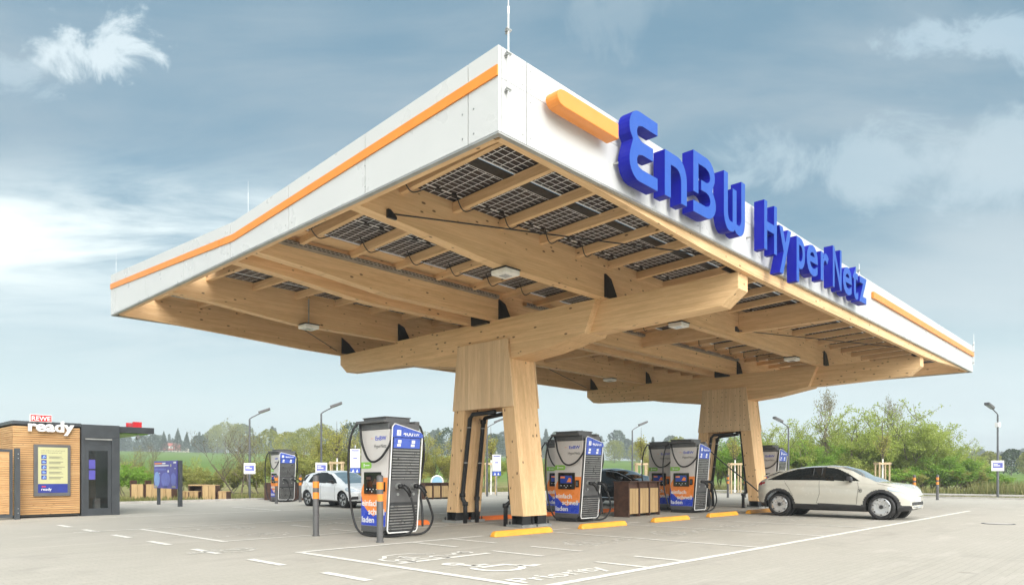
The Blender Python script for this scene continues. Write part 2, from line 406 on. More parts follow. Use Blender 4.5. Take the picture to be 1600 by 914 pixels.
def spline(pts, n=8):
    P = [Vector(p) for p in pts]; P = [P[0] * 2 - P[1]] + P + [P[-1] * 2 - P[-2]]; out = []
    for i in range(1, len(P) - 2):
        for k in range(n):
            t = k / n; a, b, c, d = P[i - 1], P[i], P[i + 1], P[i + 2]
            out.append(.5 * ((2 * b) + (c - a) * t + (2 * a - 5 * b + 4 * c - d) * t * t + (3 * b - a - 3 * c + d) * t ** 3))
    out.append(P[-2]); return out
_tc = {}
def text_geo(s, size=1., ext=.002, off=0., spacing=1.):
    key = (s, size, ext, off, spacing)
    if key in _tc: return _tc[key]
    cu = bpy.data.curves.new('lettering', 'FONT'); cu.body = s; cu.size = size; cu.extrude = ext; cu.offset = off; cu.space_character = spacing; cu.resolution_u = 4
    o = bpy.data.objects.new('lettering', cu); COL.objects.link(o)
    dg = bpy.context.evaluated_depsgraph_get(); me = bpy.data.meshes.new_from_object(o.evaluated_get(dg))
    vs = [tuple(v.co) for v in me.vertices]; fs = [list(p.vertices) for p in me.polygons]
    bpy.data.objects.remove(o); bpy.data.curves.remove(cu); bpy.data.meshes.remove(me)
    if not vs: vs, fs = [(0, 0, 0)], []
    _tc[key] = (vs, fs); return _tc[key]
def put_text(mb, s, org, ex, ey, height, align='l', ext=.002, off=0., width=None, cap=.73):
    # org: baseline start; ex, ey unit directions; height = capital height
    size = height / cap; vs, fs = text_geo(s, 1., ext / size, off)
    xs = [v[0] for v in vs]; x0, x1 = min(xs), max(xs); kx = size if width is None else width / (x1 - x0)
    ex = Vector(ex); ey = Vector(ey); ez = ex.cross(ey); sh = {'l': -x0, 'r': -x1, 'c': -(x0 + x1) / 2}[align]
    mb.add([Vector(org) + ex * ((v[0] + sh) * kx) + ey * (v[1] * size) + ez * (v[2] * size) for v in vs], fs)
def arc(cx, cy, r, a0, a1, n=10, ry=None):
    ry = r if ry is None else ry
    return [(cx + r * math.cos(R(a0 + (a1 - a0) * i / n)), cy + ry * math.sin(R(a0 + (a1 - a0) * i / n))) for i in range(n + 1)]
def G(X, Y, z=0.):
    d = 1091 * (1.25 - z) / (Y - 741); x = (X - 800) / 1091 * d
    return (x * .68824 + d * .72548, -x * .72548 + d * .68824)
def D(X, d):
    x = (X - 800) / 1091 * d; return (x * .68824 + d * .72548, -x * .72548 + d * .68824)

# ------------------------------------------------------------------ ground
def ground():
    # one sheet from under the camera to the horizon: flat site, then a field that climbs away from it
    rad = [0, 20, 40, 48, 56, 64, 72, 84, 100, 120, 150, 180, 210, 240, 280, 330, 400, 500, 650, 850, 1200, 1800, 2800]
    n = 96; vs = [(0, 0, -.02)]; fs = []
    for r in rad[1:]:
        for k in range(n):
            a = 2 * math.pi * k / n; x, y = r * math.cos(a), r * math.sin(a)
            f_ = x * .7255 + y * .688; ri = x * .688 - y * .7255; az = math.atan2(ri, f_)
            s = .037 if az < -.1 else .037 - .022 * min(1, (az + .1) / .6)
            h = 0 if r <= 64 else (r - 64) * s * min(1, (r - 64) / 40 + .3)
            if r > 420: h = (420 - 64) * s + (r - 420) * .004
            if r > 60: h += 1.2 * noise.noise((x * .006, y * .006, 3.1)) * min(1, (r - 60) / 100)
            vs.append((x, y, -.02 + h))
    for k in range(n): fs.append([0, 1 + k, 1 + (k + 1) % n])
    for j in range(len(rad) - 2):
        for k in range(n):
            a = 1 + j * n; fs.append([a + k, a + n + k, a + n + (k + 1) % n, a + (k + 1) % n])
    b = MB(); b.smooth = True; b.add(vs, fs); tag(b.build('ground', 'field'), kind='structure')
    b = MB(); b.add([(-40, -30, 0), (42.5, -30, 0), (42.5, 32.6, 0), (-40, 32.6, 0)], [(0, 1, 2, 3)]); tag(b.build('pavement', 'pavement'), kind='structure')
    b = MB(); b.box(42.5, 42.66, -30, 32.76, -.05, .09); b.box(-40, 42.5, 32.6, 32.76, -.05, .09)
    tag(b.build('kerb', 'kerb_stone', bevel=.015), kind='structure')
    b = MB(); b.add([(42.66, -30, .05), (46.0, -30, .12), (46.0, 36, .12), (42.66, 32.76, .05), (-40, 32.76, .05), (-40, 36, .12)], [(0, 1, 2, 3), (3, 2, 5, 4)])
    tag(b.build('verge', 'verge'), kind='structure')
    # light gravel path along the right edge
    b = MB(); b.add([(44.2, -30, .125), (45.5, -30, .17), (45.5, 30, .17), (44.2, 30, .125)], [(0, 1, 2, 3)]); b.box(44.1, 44.2, -30, 30, 0, .16)
    tag(b.build('path', 'kerb_stone'), kind='structure')
    rnd = random.Random(5)
    # grass growing on the verges: blades no one could count
    vs = []; fs = []
    def blade(x, y, h, z=.05):
        a = rnd.uniform(0, 6.28); w = .02 + .02 * rnd.random(); lx, ly = rnd.uniform(-.3, .3) * h, rnd.uniform(-.3, .3) * h; o = len(vs)
        vs.extend([(x - w * math.cos(a), y - w * math.sin(a), z), (x + w * math.cos(a), y + w * math.sin(a), z), (x + lx, y + ly, z + h)]); fs.append([o, o + 1, o + 2])
    for i in range(16000): blade(rnd.uniform(45.6, 49), rnd.uniform(-16, 32), rnd.uniform(.15, .5), .1)
    for i in range(9000): blade(rnd.uniform(42.7, 44), rnd.uniform(-14, 32), rnd.uniform(.03, .09))
    for i in range(16000): blade(rnd.uniform(-2, 42), rnd.uniform(33, 37), rnd.uniform(.05, .28))
    for i in range(9000): blade(rnd.uniform(45.6, 52), rnd.uniform(-10, 8.5), rnd.uniform(.3, .95), .05)
    b = MB(); b.add(vs, fs); tag(b.build('grass', 'grass_blade'), kind='stuff', label='dry and green grass on the verge behind the kerb')
ground()

# ------------------------------------------------------------------ painted markings
Z1 = .006
def strip(b, pts, w, z=Z1):
    pts = [Vector((p[0], p[1], 0)) for p in pts]; vs = []
    for i, p in enumerate(pts):
        d0 = (p - pts[i - 1]).normalized() if i else None; d1 = (pts[i + 1] - p).normalized() if i < len(pts) - 1 else None
        d = d0 if d1 is None else d1 if d0 is None else (d0 + d1).normalized()
        nn = Vector((-d.y, d.x, 0)); k = w / 2 / max(.5, abs(nn.dot(Vector((-(d0 or d1).y, (d0 or d1).x, 0)))))
        vs += [p + nn * k + Vector((0, 0, z)), p - nn * k + Vector((0, 0, z))]
    b.add(vs, [[2 * i, 2 * i + 1, 2 * i + 3, 2 * i + 2] for i in range(len(pts) - 1)])
def rect(b, x0, x1, y0, y1, z=Z1): b.add([(x0, y0, z), (x1, y0, z), (x1, y1, z), (x0, y1, z)], [(0, 1, 2, 3)])
SYM = [('car_marking', 6.62, 8.35, .5, 1, 'road_paint')] + [('car_marking', x, 7.8, .5, 1, 'road_paint_worn') for x in (10.25, 13.2, 16.15, 19.1, 22.0)] + [('car_marking', 5.2, 11.25, .33, -1, 'road_paint_worn'), ('car_marking', 7.0, 13.75, .5, -1, 'road_paint_worn'), ('car_marking', 7.3, 15.9, .5, -1, 'road_paint_worn'), ('car_marking', 10.4, 15.4, .5, -1, 'road_paint_worn'), ('car_marking', 13.2, 15.4, .5, -1, 'road_paint_worn')]
WCH = (6.68, 6.68); PRI = (5.92, 5.42)
def marks():
    b = MB(); w = .10
    rect(b, 6.0, 7.8, 7.83, 7.96)
    rect(b, 5.72, 28.2, 5.03, 5.03 + .13)                    # long outer line
    rect(b, 5.72, 5.85, 5.16, 10.26); rect(b, 5.85, 9.9, 10.14, 10.26)
    for s0 in (11.45, 14.35, 17.55, 20.5): rect(b, s0, s0 + 1.25, 10.14, 10.24)
    for u in (8.02, 8.98):
        rect(b, u, u + w, 8.95, 10.14); rect(b, u, u + w, 7.0, 8.1); rect(b, u, u + w, 5.16, 6.0)
    for u in (11.6, 14.65, 17.65, 20.6, 23.6): rect(b, u - .05, u + .05, 5.16, 10.14)
    # rear row of bays
    rect(b, 5.68, 5.80, 12.75, 17.1); rect(b, 5.80, 28, 12.82, 12.92); rect(b, 4.4, 28, 17.1, 17.2)
    for u in (8.7, 9.9): rect(b, u, u + w, 12.95, 14.0); rect(b, u, u + w, 14.9, 15.8)
    for u in (11.6, 14.65, 17.65, 20.6): rect(b, u - .05, u + .05, 13.2, 17.1)
    rect(b, 6.4, 30, 22.4, 22.5); rect(b, 12, 30, 26.2, 26.3); rect(b, 12, 12.1, 22.4, 26.3)
    rect(b, 28.2, 30.4, 12.5, 12.6)
    y = 6.88
    for k in range(7): rect(b, 4.74, 4.87, y + k * 2.02, y + k * 2.02 + .98)
    tag(b.build('parking_lines', 'road_paint'), kind='structure')
    # car-with-plug symbols
    def car_symbol(b, cx, cy, s, flip=1, w=.07):
        T = lambda pts: [(cx + x * s * flip, cy + y * s * 1.75 * flip) for x, y in pts]
        body = [(-1.0, -.28), (-1.12, -.1), (-1.05, .12), (-.78, .2), (-.45, .46), (.05, .5), (.45, .44), (.75, .18)]
        strip(b, T(body), w); strip(b, T([(-.42, -.3), (.28, -.3)]), w)
        strip(b, T(arc(-.68, -.3, .2, 0, 360, 14)), w * .8); strip(b, T([(.75, .18), (1.02, .1)]), w)
        strip(b, T(arc(.62, -.3, .2, 0, 330, 14)), w * .8)
        strip(b, T([(-.45, .12), (-.1, .12), (-.1, -.1), (.15, -.1)]), w * .8); strip(b, T(arc(-.1, .02, .2, 90, 270, 8)), w)
        strip(b, T([(1.0, -.2), (1.35, -.25), (1.55, -.05), (1.85, -.1)]), w); strip(b, T(arc(1.98, -.1, .16, 0, 360, 12)), w * .8)
    for nm, cx, cy, s, fl, mat in SYM:
        b = MB(); car_symbol(b, cx, cy, s, fl); tag(b.build(nm, mat), kind='structure')
    # wheelchair symbol
    b = MB(); cx, cy = WCH; s = .64
    T = lambda pts: [(cx + x * s, cy + y * s) for x, y in pts]
    strip(b, T(arc(-.30, .95, .17, 0, 360, 14)), .11)
    strip(b, T([(-.25, .72), (-.18, .12), (.42, .10), (.66, -.48), (.95, -.42)]), .13)
    strip(b, T([(-.22, .42), (.22, .40)]), .11); strip(b, T(arc(0, -.12, .52, 140, 350, 18)), .11)
    tag(b.build('wheelchair_marking', 'road_paint'), kind='structure')
    b = MB(); put_text(b, 'Priority', PRI + (Z1,), (1, 0, 0), (0, 1, 0), .36, ext=.0005, off=.012, width=1.68); tag(b.build('priority_lettering', 'road_paint'), kind='structure')
    # manholes and drains
    b = MB()
    for x, y, r in ((21.34, 3.24, .36), (26.9, 3.1, .2)): b.cyl((x, y, .002), (x, y, .008), r, n=28)
    tag(b.build('manhole_cover', 'dark_grey'), kind='structure')
    b = MB(); x, y = 21.34, 3.24; b.cyl((x, y, .009), (x, y, .012), .30, n=28); tag(b.build('manhole_plate', 'kerb_stone'), kind='structure')
marks()

# ------------------------------------------------------------------ the timber charging canopy
U0, U1, V0, V1, VC = 5.80, 32.2, 5.72, 19.42, 12.57
BEAM = (12.55, 25.40)
canopy = thing('charging_canopy', 'large timber canopy with white fascia and solar roof standing on two flared columns', 'canopy', (19.0, VC, 0))
def ptop(v): return 5.715 + .035 * abs(v - VC)
def ftop(v): return 5.90 + .36 * abs(v - VC) / (VC - V0)
def build_canopy():
    C = canopy
    # fascia: panels with 8 mm joints on a dark backing
    def fascia_u(u_out, sgn):        # the two short ends, panels along v
        js = [V0, 6.24, 8.40, 10.56, 12.70, 14.85, 17.0, 19.1, V1]
        for a, c in zip(js, js[1:]):
            b = MB(); a2, c2 = a + .008 * (a != V0), c - .008 * (c != V1)
            pts = [(a2, 5.26), (c2, 5.26)] + ([(c2, ftop(c2)), (VC, ftop(VC)), (a2, ftop(a2))] if a2 < VC < c2 else [(c2, ftop(c2)), (a2, ftop(a2))])
            b.prism(pts, 'x', u_out, u_out + sgn * .05); b.build('fascia_panel', 'fascia_white', C)
        # orange stripe standing 3 cm proud
        for a, c in ((5.722, 13.12), (13.15, 19.40)):
            z = lambda v: ftop(v) - .235; n = 1
            cut = [a] + ([VC] if a < VC < c else []) + [c]
            for p, q in zip(cut, cut[1:]):
                b = MB(); b.prism([(p, z(p)), (q, z(q)), (q, z(q) - .125), (p, z(p) - .125)], 'x', u_out - sgn * .022, u_out - sgn * .001); b.build('fascia_stripe', 'orange', C)
    fascia_u(U0, 1); fascia_u(U1, -1)
    def fascia_v(v_out, sgn):
        js = [U0 + .052, 6.29, 10.57, 14.85, 19.13, 23.4, 27.7, 31.9, U1 - .052]
        for a, c in zip(js, js[1:]):
            for z0, z1 in ((5.26, 5.888), (5.894, 6.26)):
                b = MB(); b.box(a + .008, c - .008, min(v_out, v_out + sgn * .05), max(v_out, v_out + sgn * .05), z0, z1); b.build('fascia_panel', 'fascia_white', C)
    fascia_v(V0, 1); fascia_v(V1, -1)
    b = MB(); b.box(U0 + .055, U1 - .055, V0 + .052, V0 + .060, 5.30, 6.20); b.box(U0 + .055, U1 - .055, V1 - .060, V1 - .052, 5.30, 6.20)
    for x0, x1 in ((U0 + .053, U0 + .060), (U1 - .060, U1 - .053)): b.prism([(V0 + .065, 5.3), (V1 - .065, 5.3), (V1 - .065, 6.2), (VC, 5.84), (V0 + .065, 6.2)], 'x', x0, x1)
    b.build('fascia_backing', 'seam_dark', C)
    b = MB(); e = .004
    b.box(U0 + e, U1 - e, V0 + e, V0 + .075, 5.235, 5.257); b.box(U0 + e, U1 - e, V1 - .075, V1 - e, 5.235, 5.257)
    b.box(U0 + e, U0 + .075, V0 + .075, V1 - .075, 5.235, 5.257); b.box(U1 - .075, U1 - e, V0 + .075, V1 - .075, 5.235, 5.257)
    b.build('drip_edge', 'fascia_grey', C)
    # visor fixings: small screw heads on the white panels
    def screw(p, q):
        b = MB(); b.cyl(p, q, .011, n=8); b.build('panel_screw', 'galv', C)
    for u in (6.22, 6.36, 10.5, 10.64, 14.8, 19.1, 23.4, 27.7):
        for z in (5.36, 5.8, 5.96, 6.18): screw((u, V0 - .004, z), (u, V0 + .002, z))
    for v in (6.14, 6.34, 8.4, 10.46, 10.66, 12.8, 14.95):
        for z in (5.36, 5.66): screw((U0 - .004, v, z), (U0 + .002, v, z))
    # rim beams and girders, all tapering towards the ends of the roof
    prof = [(5.96, 5.28), (6.9, 5.26), (8.7, 5.19), (11.0, 5.08), (12.9, 5.035), (19.0, 5.03), (25.1, 5.035), (27.0, 5.08), (29.3, 5.19), (31.1, 5.26), (32.04, 5.28)]
    for v0, v1, dz in ((5.80, 5.92, -.02), (19.22, 19.34, -.02)):
        b = MB(); pts = [(u, z + dz) for u, z in prof]; b.prism(pts + [(32.04, 6.1), (5.96, 6.1)], 'y', v0, v1); b.build('rim_beam', 'wood_x', C)
    for u0, u1 in ((5.875, 6.0), (32.0, 32.125)):
        b = MB(); b.box(u0, u1, 5.922, 19.218, 5.262, 5.74); b.build('rim_beam', 'wood_y', C)
    gp = [(6.002, 5.27), (7.0, 5.21), (9.0, 5.035), (28.9, 5.035), (31.0, 5.21), (31.998, 5.27)]
    for v0, v1, zt in ((8.85, 9.09, 5.86), (12.03, 12.27, 5.72), (12.87, 13.11, 5.72), (16.05, 16.29, 5.86)):
        b = MB(); b.prism(gp + [(31.998, zt), (6.002, zt)], 'y', v0, v1); b.build('girder', 'wood_x', C)
    # gutter between the centre pair
    b = MB(); b.box(6.2, 31.8, 12.275, 12.865, 5.50, 5.53); b.build('gutter', 'wood_x', C)
    b = MB(); b.box(6.01, 31.99, 11.54, 12.02, 5.695, 5.72); b.box(6.01, 31.99, 13.12, 13.60, 5.695, 5.72); b.box(6.15, 31.85, 12.28, 12.86, 5.735, 5.765); b.build('valley_boards', 'wood_x', C)
    b = MB(); b.prism([(5.93, 5.955), (VC, 5.72), (19.21, 5.955), (19.21, 5.975), (VC, 5.74), (5.93, 5.975)], 'x', 6.002, 6.27); b.prism([(5.93, 5.955), (VC, 5.72), (19.21, 5.955), (19.21, 5.975), (VC, 5.74), (5.93, 5.975)], 'x', 31.6, 31.99); b.build('verge_board', 'wood_y', C)
    # rafters (V shaped, one every 1.1 m) and the deeper struts beside them
    for k in range(23):
        u = 6.76 + 1.113 * k
        if u > 31.6: break
        b = MB()
        zz = lambda v: ptop(v)
        vs = [5.922, VC, 19.218]; pts = [(v, zz(v) - .006) for v in vs] + [(v, zz(v) - .17) for v in vs[::-1]]
        b.prism(pts, 'x', u, u + .09); b.build('rafter', 'wood_y', C)
    for u in (18.55,):
        for a, c in ((5.922, 8.848), (9.092, 12.028), (13.112, 16.048), (16.292, 19.218)):
            b = MB(); b.box(u, u + .14, a, c, 5.20, ptop(a) - .2); b.build('strut', 'wood_y', C)
    # solar panels: three rows in front of the valley, three behind
    def panel(name, u, v, w, L, up, parent=C):
        b = MB(); h = L / 2
        b.cur = 0; b.box(-w / 2, w / 2, -h, h, 0, .012)
        b.cur = 1; b.box(-w / 2 - .012, -w / 2, -h, h, -.022, .02); b.box(w / 2, w / 2 + .012, -h, h, -.022, .02)
        b.cur = 2; b.box(-w / 2 - .012, w / 2 + .012, -h - .022, -h, -.012, .02); b.box(-w / 2 - .012, w / 2 + .012, h, h + .022, -.012, .02)
        b.box(-w / 2, w / 2, -.016, .016, -.004, .0)
        b.cur = 3
        for x in (-.33, 0, .33): b.box(x - .045, x + .045, -.04, .04, -.022, -.005)
        b.box(w / 2 - .03, w / 2, -h, h, -.003, 0)
        return b
    proto = panel('solar_panel', 0, 0, 1.07, 1.90, 0).build('solar_panel', ['solar_cells', 'dark_grey', 'white_paint', 'black_steel'], C, world=False)
    proto_s = panel('solar_panel', 0, 0, 1.07, 1.46, 0).build('solar_panel', ['solar_cells', 'dark_grey', 'white_paint', 'black_steel'], C, world=False); first_s = True
    rows = [6.67, 8.63, 10.63, 14.51, 16.51, 18.47]
    slope = math.atan(.035); first = True; rest = MB()
    for ri, v in enumerate(rows):
        for k in range(24):
            u = 6.76 + 1.113 * k - .511
            if k == 0: u = 6.52
            if k == 0 and ri > 3: continue
            if u > 31.4: break
            vv = v
            loc = Vector((u, vv, ptop(vv) + .012)) - Vector(C.location)
            if ri < 4:
                src, fr_ = (proto_s, first_s) if ri == 0 else (proto, first)
                o = src if fr_ else src.copy()
                if not fr_: COL.objects.link(o)
                if ri == 0: first_s = False
                else: first = False
                o.scale = (.5 if k == 0 else 1, 1, 1); o.location = loc; o.rotation_euler = (slope * (-1 if v < VC else 1), 0, 0)
            else:
                mt = Matrix.Translation(loc + Vector(C.location)) @ Matrix.Rotation(slope, 4, 'X')
                q = panel('', 0, 0, 1.07, 1.90 if ri == 4 else 1.46, 0); base = len(rest.v); rest.v += [tuple(mt @ Vector(p)) for p in q.v]
                rest.f += [[i + base for i in f] for f in q.f]; rest.mi += q.mi; rest.sm += q.sm
    tag(rest.build('solar_panel', ['solar_cells', 'dark_grey', 'white_paint', 'black_steel'], C), kind='stuff')
    # seams between the rows: dark support rails
    for v, hw in ((7.545, .11), (9.63, .02), (15.51, .02), (17.6, .11)):
        b = MB(); z = ptop(v); b.box(6.01, 31.99, v - hw, v + hw, z - .012, z + .006); b.build('support_rail', 'black_steel', C)
    # perforated cable tray along the second girder
    for y0, y1, ua, ub in ((11.90, 12.028, 6.2, 12.1), (11.90, 12.028, 13.1, 25.0)):
        b = MB(); b.box(ua, ub, y0, y0 + .006, 5.52, 5.60); b.box(ua, ub, y0 + .006, y1 - .002, 5.52, 5.526); b.cur = 1
        n = int((ub - ua) / .1)
        for i in range(n):
            x = ua + .03 + i * .1; b.box(x, x + .06, y0 - .002, y0, 5.575, 5.587); b.box(x + .02, x + .08, y0 - .002, y0, 5.54, 5.552)
        b.build('cable_tray', ['galv', 'black_steel'], C)
    # drooping module cables
    rnd = random.Random(9)
    for v, us in ((11.3, range(0, 6)), (9.3, range(0, 6)), (8.6, range(0, 5)), (11.5, range(7, 18)), (14.0, range(0, 5))):
        for k in us:
            u = 6.76 + 1.113 * k; z = ptop(v); b = MB()
            b.tube(spline([(u - .25, v - .1, z - .02), (u - .05, v, z - .16), (u + .06, v + .02, z - .205), (u + .2, v + .05, z - .15), (u + .42, v + .1, z - .02)], 4), .010, 5)
            b.build('module_cable', 'rubber', C)
    # steel bracing rods
    for p, q in (((6.62, 8.82, 5.30), (12.0, 5.94, 5.22)), ((18.4, 8.82, 5.25), (24.9, 5.94, 5.22)), 
                 ((8.9, 16.32, 5.20), (12.1, 19.05, 5.12)), ((18.4, 16.32, 5.2), (13.1, 19.05, 5.12)), ((18.4, 16.32, 5.2), (24.9, 19.05, 5.12))):
        b = MB(); b.cyl(p, q, .012, n=6); b.build('bracing_rod', 'black_steel', C)
    for x, y in ((6.5, 8.80), (18.32, 8.80)):
        b = MB(); b.prism([(x, 5.22), (x + .17, 5.22), (x + .17, 5.26), (x + .05, 5.35), (x, 5.35)], 'y', y, y + .048); b.build('rod_bracket', 'black_steel', C)
    # main beams: a broad haunched middle piece clasping narrower cantilever ends
    for uc in BEAM:
        b = MB(); z1 = 5.033
        mid = [(9.05, z1), (16.09, z1), (15.75, 4.31), (14.5, 4.15), (13.6, 4.04), (11.5, 4.04), (10.6, 4.12), (9.35, 4.34)]
        b.prism(mid[::-1], 'x', uc - .40, uc + .40); m_ = b.build('main_beam', 'wood_y', C, bevel=.008)
        for s in (-1, 1):
            f = lambda v: VC + s * (VC - v)
            pts = [(f(5.9), z1 - .002), (f(5.9), 4.72), (f(6.25), 4.45), (f(9.0), 4.36), (f(9.6), 4.36), (f(9.6), z1 - .002)]
            if s < 0: pts = pts[::-1]
            b = MB(); b.prism(pts, 'x', uc - .20, uc + .20); b.build('beam_end', 'wood_y', m_, bevel=.008)
        # black triangular shoes beside every girder
        for v in (8.82, 12.0, 16.02):
            b = MB(); b.prism([(uc - .36, z1 + .004), (uc + .10, z1 + .004), (uc - .16, z1 + .42), (uc - .36, z1 + .50)], 'y', v - .02, v + .026); b.build('girder_bracket', 'black_steel', C)
        b = MB(); b.prism([(uc - .36, z1 + .004), (uc + .25, z1 + .004), (uc - .10, z1 + .34), (uc - .36, z1 + .50)], 'y', 18.9, 18.93); b.build('girder_bracket', 'black_steel', C)
        b = MB(); b.prism([(uc - .5, 5.05), (uc + .1, 5.05), (uc + .1, 5.24), (uc - .1, 5.24)], 'y', 6.07, 6.10); b.build('girder_bracket', 'black_steel', C)
        b = MB(); b.box(uc - .5, uc - .35, 12.28, 12.86, 4.98, 5.32); b.build('girder_bracket', 'black_steel', C)
        # column: two flared legs, plywood cheeks, steel shoes and rainwater pipes
        cu = uc; VCc = 12.5
        col = bpy.data.objects.new('column', None); COL.objects.link(col); col.parent = C; col.location = Vector((cu, VCc, 0)) - Vector(C.location)
        H_ = lambda z: 1.37 - .49 * (z - .26) / 4.24
        for s in (-1, 1):
            pts = [(VCc + s * H_(.26), .26), (VCc + s * H_(4.50), 4.50), (VCc + s * (H_(4.5) - .40), 4.50), (VCc + s * (H_(.26) - .40), .26)]
            if s > 0: pts = pts[::-1]
            b = MB(); b.prism(pts, 'x', cu - .43, cu + .43); b.build('leg', 'wood_z', col, bevel=.01)
            v = VCc + s * (H_(.26) - .2)
            for du in (-.28, .28):
                b = MB(); b.box(cu + du - .15, cu + du + .15, v - .17, v - .15, .06, .262); b.box(cu + du - .15, cu + du + .15, v + .15, v + .17, .06, .262)
                b.box(cu + du - .012, cu + du + .012, v - .15, v + .15, .06, .262); b.box(cu + du - .15, cu + du + .15, v - .17, v + .17, .255, .268)
                b.cur = 1; b.box(cu + du - .25, cu + du + .25, v - .26, v + .26, .0, .06); b.cur = 0
                for dx in (-.19, .19):
                    for dy in (-.2, .2): b.cyl((cu + du + dx, v + dy, .06), (cu + du + dx, v + dy, .12), .022, n=6); b.cyl((cu + du + dx, v + dy, .06), (cu + du + dx, v + dy, .15), .011, n=6)
                b.build('steel_shoe', ['black_steel', 'galv'], col)
            b = MB(); 
            for uu in (cu - .18, cu + .12): b.cyl((uu, v, .06), (uu, v, .26), .05, n=10)
            b.build('shoe_post', 'black_steel', col)
        for s, x0 in ((-1, cu - .475), (1, cu + .434)):
            b = MB(); pts = [(VCc - H_(2.88) - .015, 2.88), (VCc + H_(2.88) + .015, 2.88), (VCc + H_(4.5) + .01, 4.52), (VCc - H_(4.5) - .01, 4.52)]
            b.prism(pts, 'x', x0, x0 + .041); b.build('plywood_cheek', 'wood_ply', col, bevel=.004)
        b = MB(); b.box(cu - .42, cu + .42, VCc - H_(3.0) + .42, VCc + H_(3.0) - .42, 3.1, 4.4); b.build('column_core', 'wood_ply', col)
        # pipes
        for path in ([(cu - .30, VCc - .30, 2.80), (cu - .30, VCc + .50, 2.78), (cu - .30, VCc + .60, 2.68), (cu - .34, VCc + .84, .72), (cu - .34, VCc + .84, .62), (cu - .36, VCc + .72, .50), (cu - .36, VCc + .72, .40), (cu - .36, VCc + .72, .0)],
                     [(cu + .15, VCc - .3, 2.80), (cu + .15, VCc + .1, 2.76), (cu + .15, VCc + .5, 2.72), (cu + .15, VCc + .58, 2.62), (cu + .15, VCc + .82, .70), (cu + .15, VCc + .82, .62), (cu + .05, VCc + .72, .50), (cu + .05, VCc + .72, .0)],
                     [(cu + .02, VCc - .30, 2.86), (cu - .10, VCc - .50, 2.84), (cu - .20, VCc - .58, 2.74), (cu - .30, VCc - .84, .70), (cu - .30, VCc - .84, .6), (cu - .38, VCc - .74, .5), (cu - .38, VCc - .74, .0)]):
            b = MB(); b.tube(path, .055, 12)
            for i in (3, 5):
                if i < len(path): p = Vector(path[i]); b.cyl(p - Vector((0, 0, .05)), p + Vector((0, 0, .05)), .075, n=12)
            for z in (2.45, 1.55):
                for a, c in zip(path, path[1:]):
                    if (a[2] - z) * (c[2] - z) < 0: p = Vector(a).lerp(Vector(c), (a[2] - z) / (a[2] - c[2])); b.cur = 1; b.cyl(p - Vector((0, 0, .015)), p + Vector((0, 0, .015)), .062, n=12); b.cur = 0
            b.build('downpipe', ['black_steel', 'galv'], col, smooth=True)
build_canopy()

# ------------------------------------------------------------------ sign letters on the fascia
def outline_letter(ch):
    # outlines in a unit cell, x 0..w, y 0..1 (height), broad even strokes with cut corners
    t = .185
    if ch == 'E':
        o = [(.86, 1.0), (.34, 1.0)] + arc(.30, .745, .30, 90, 205, 7, .255) + [(.10, .56), (.085, .51), (.06, .46)] + arc(.30, .27, .30, 160, 268, 8, .27) + [(.86, 0), (.86, t), (.38, t)] + arc(.38, .29, .16, 250, 110, 6, .115)[1:-1] + [(.38, .40), (.72, .40), (.72, .585), (.38, .585)] + arc(.38, .70, .16, 250, 110, 6, .115)[1:-1] + [(.38, 1 - t), (.86, 1 - t)]
        return [o], .86
    if ch == 'n':
        o = [(0, 0), (.19, 0), (.19, .465), (.34, .465)] + arc(.34, .30, .19, 70, 0, 5, .165) + [(.53, 0), (.72, 0), (.72, .32)] + arc(.42, .32, .30, 10, 90, 6, .31) + [(0, .63)]
        return [o], .72
    if ch == 'B':
        o = [(0, .33), (.175, .33), (.175, .825), (.44, .825)] + arc(.44, .70, .15, 80, -80, 6, .115) + [(.40, .585), (.27, .585), (.27, .42), (.44, .42)] + arc(.44, .305, .16, 80, -80, 6, .115) + [(.44, .185), (0, .185), (0, 0), (.46, 0)] + arc(.46, .27, .34, -80, 40, 7, .27) + [(.665, .505)] + arc(.46, .74, .30, -35, 80, 6, .26) + [(.46, 1.0), (0, 1.0)]
        return [o], .80
    if ch == 'W':
        o = [(0, 1.0), (.19, 1.0), (.19, .33)] + arc(.305, .33, .115, 180, 265, 4, .15) + [(.42, .18), (.42, .78), (.61, .78), (.61, .18)] + arc(.735, .33, .115, 275, 360, 4, .15) + [(.85, 1.0), (1.04, 1.0), (1.04, .30)] + arc(.76, .30, .28, 0, -90, 6, .30) + [(.60, .02), (.52, .07), (.46, .02)] + arc(.28, .30, .28, -85, -180, 6, .30)
        return [o], 1.04
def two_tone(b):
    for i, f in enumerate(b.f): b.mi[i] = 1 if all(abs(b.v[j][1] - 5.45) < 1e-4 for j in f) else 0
    return b
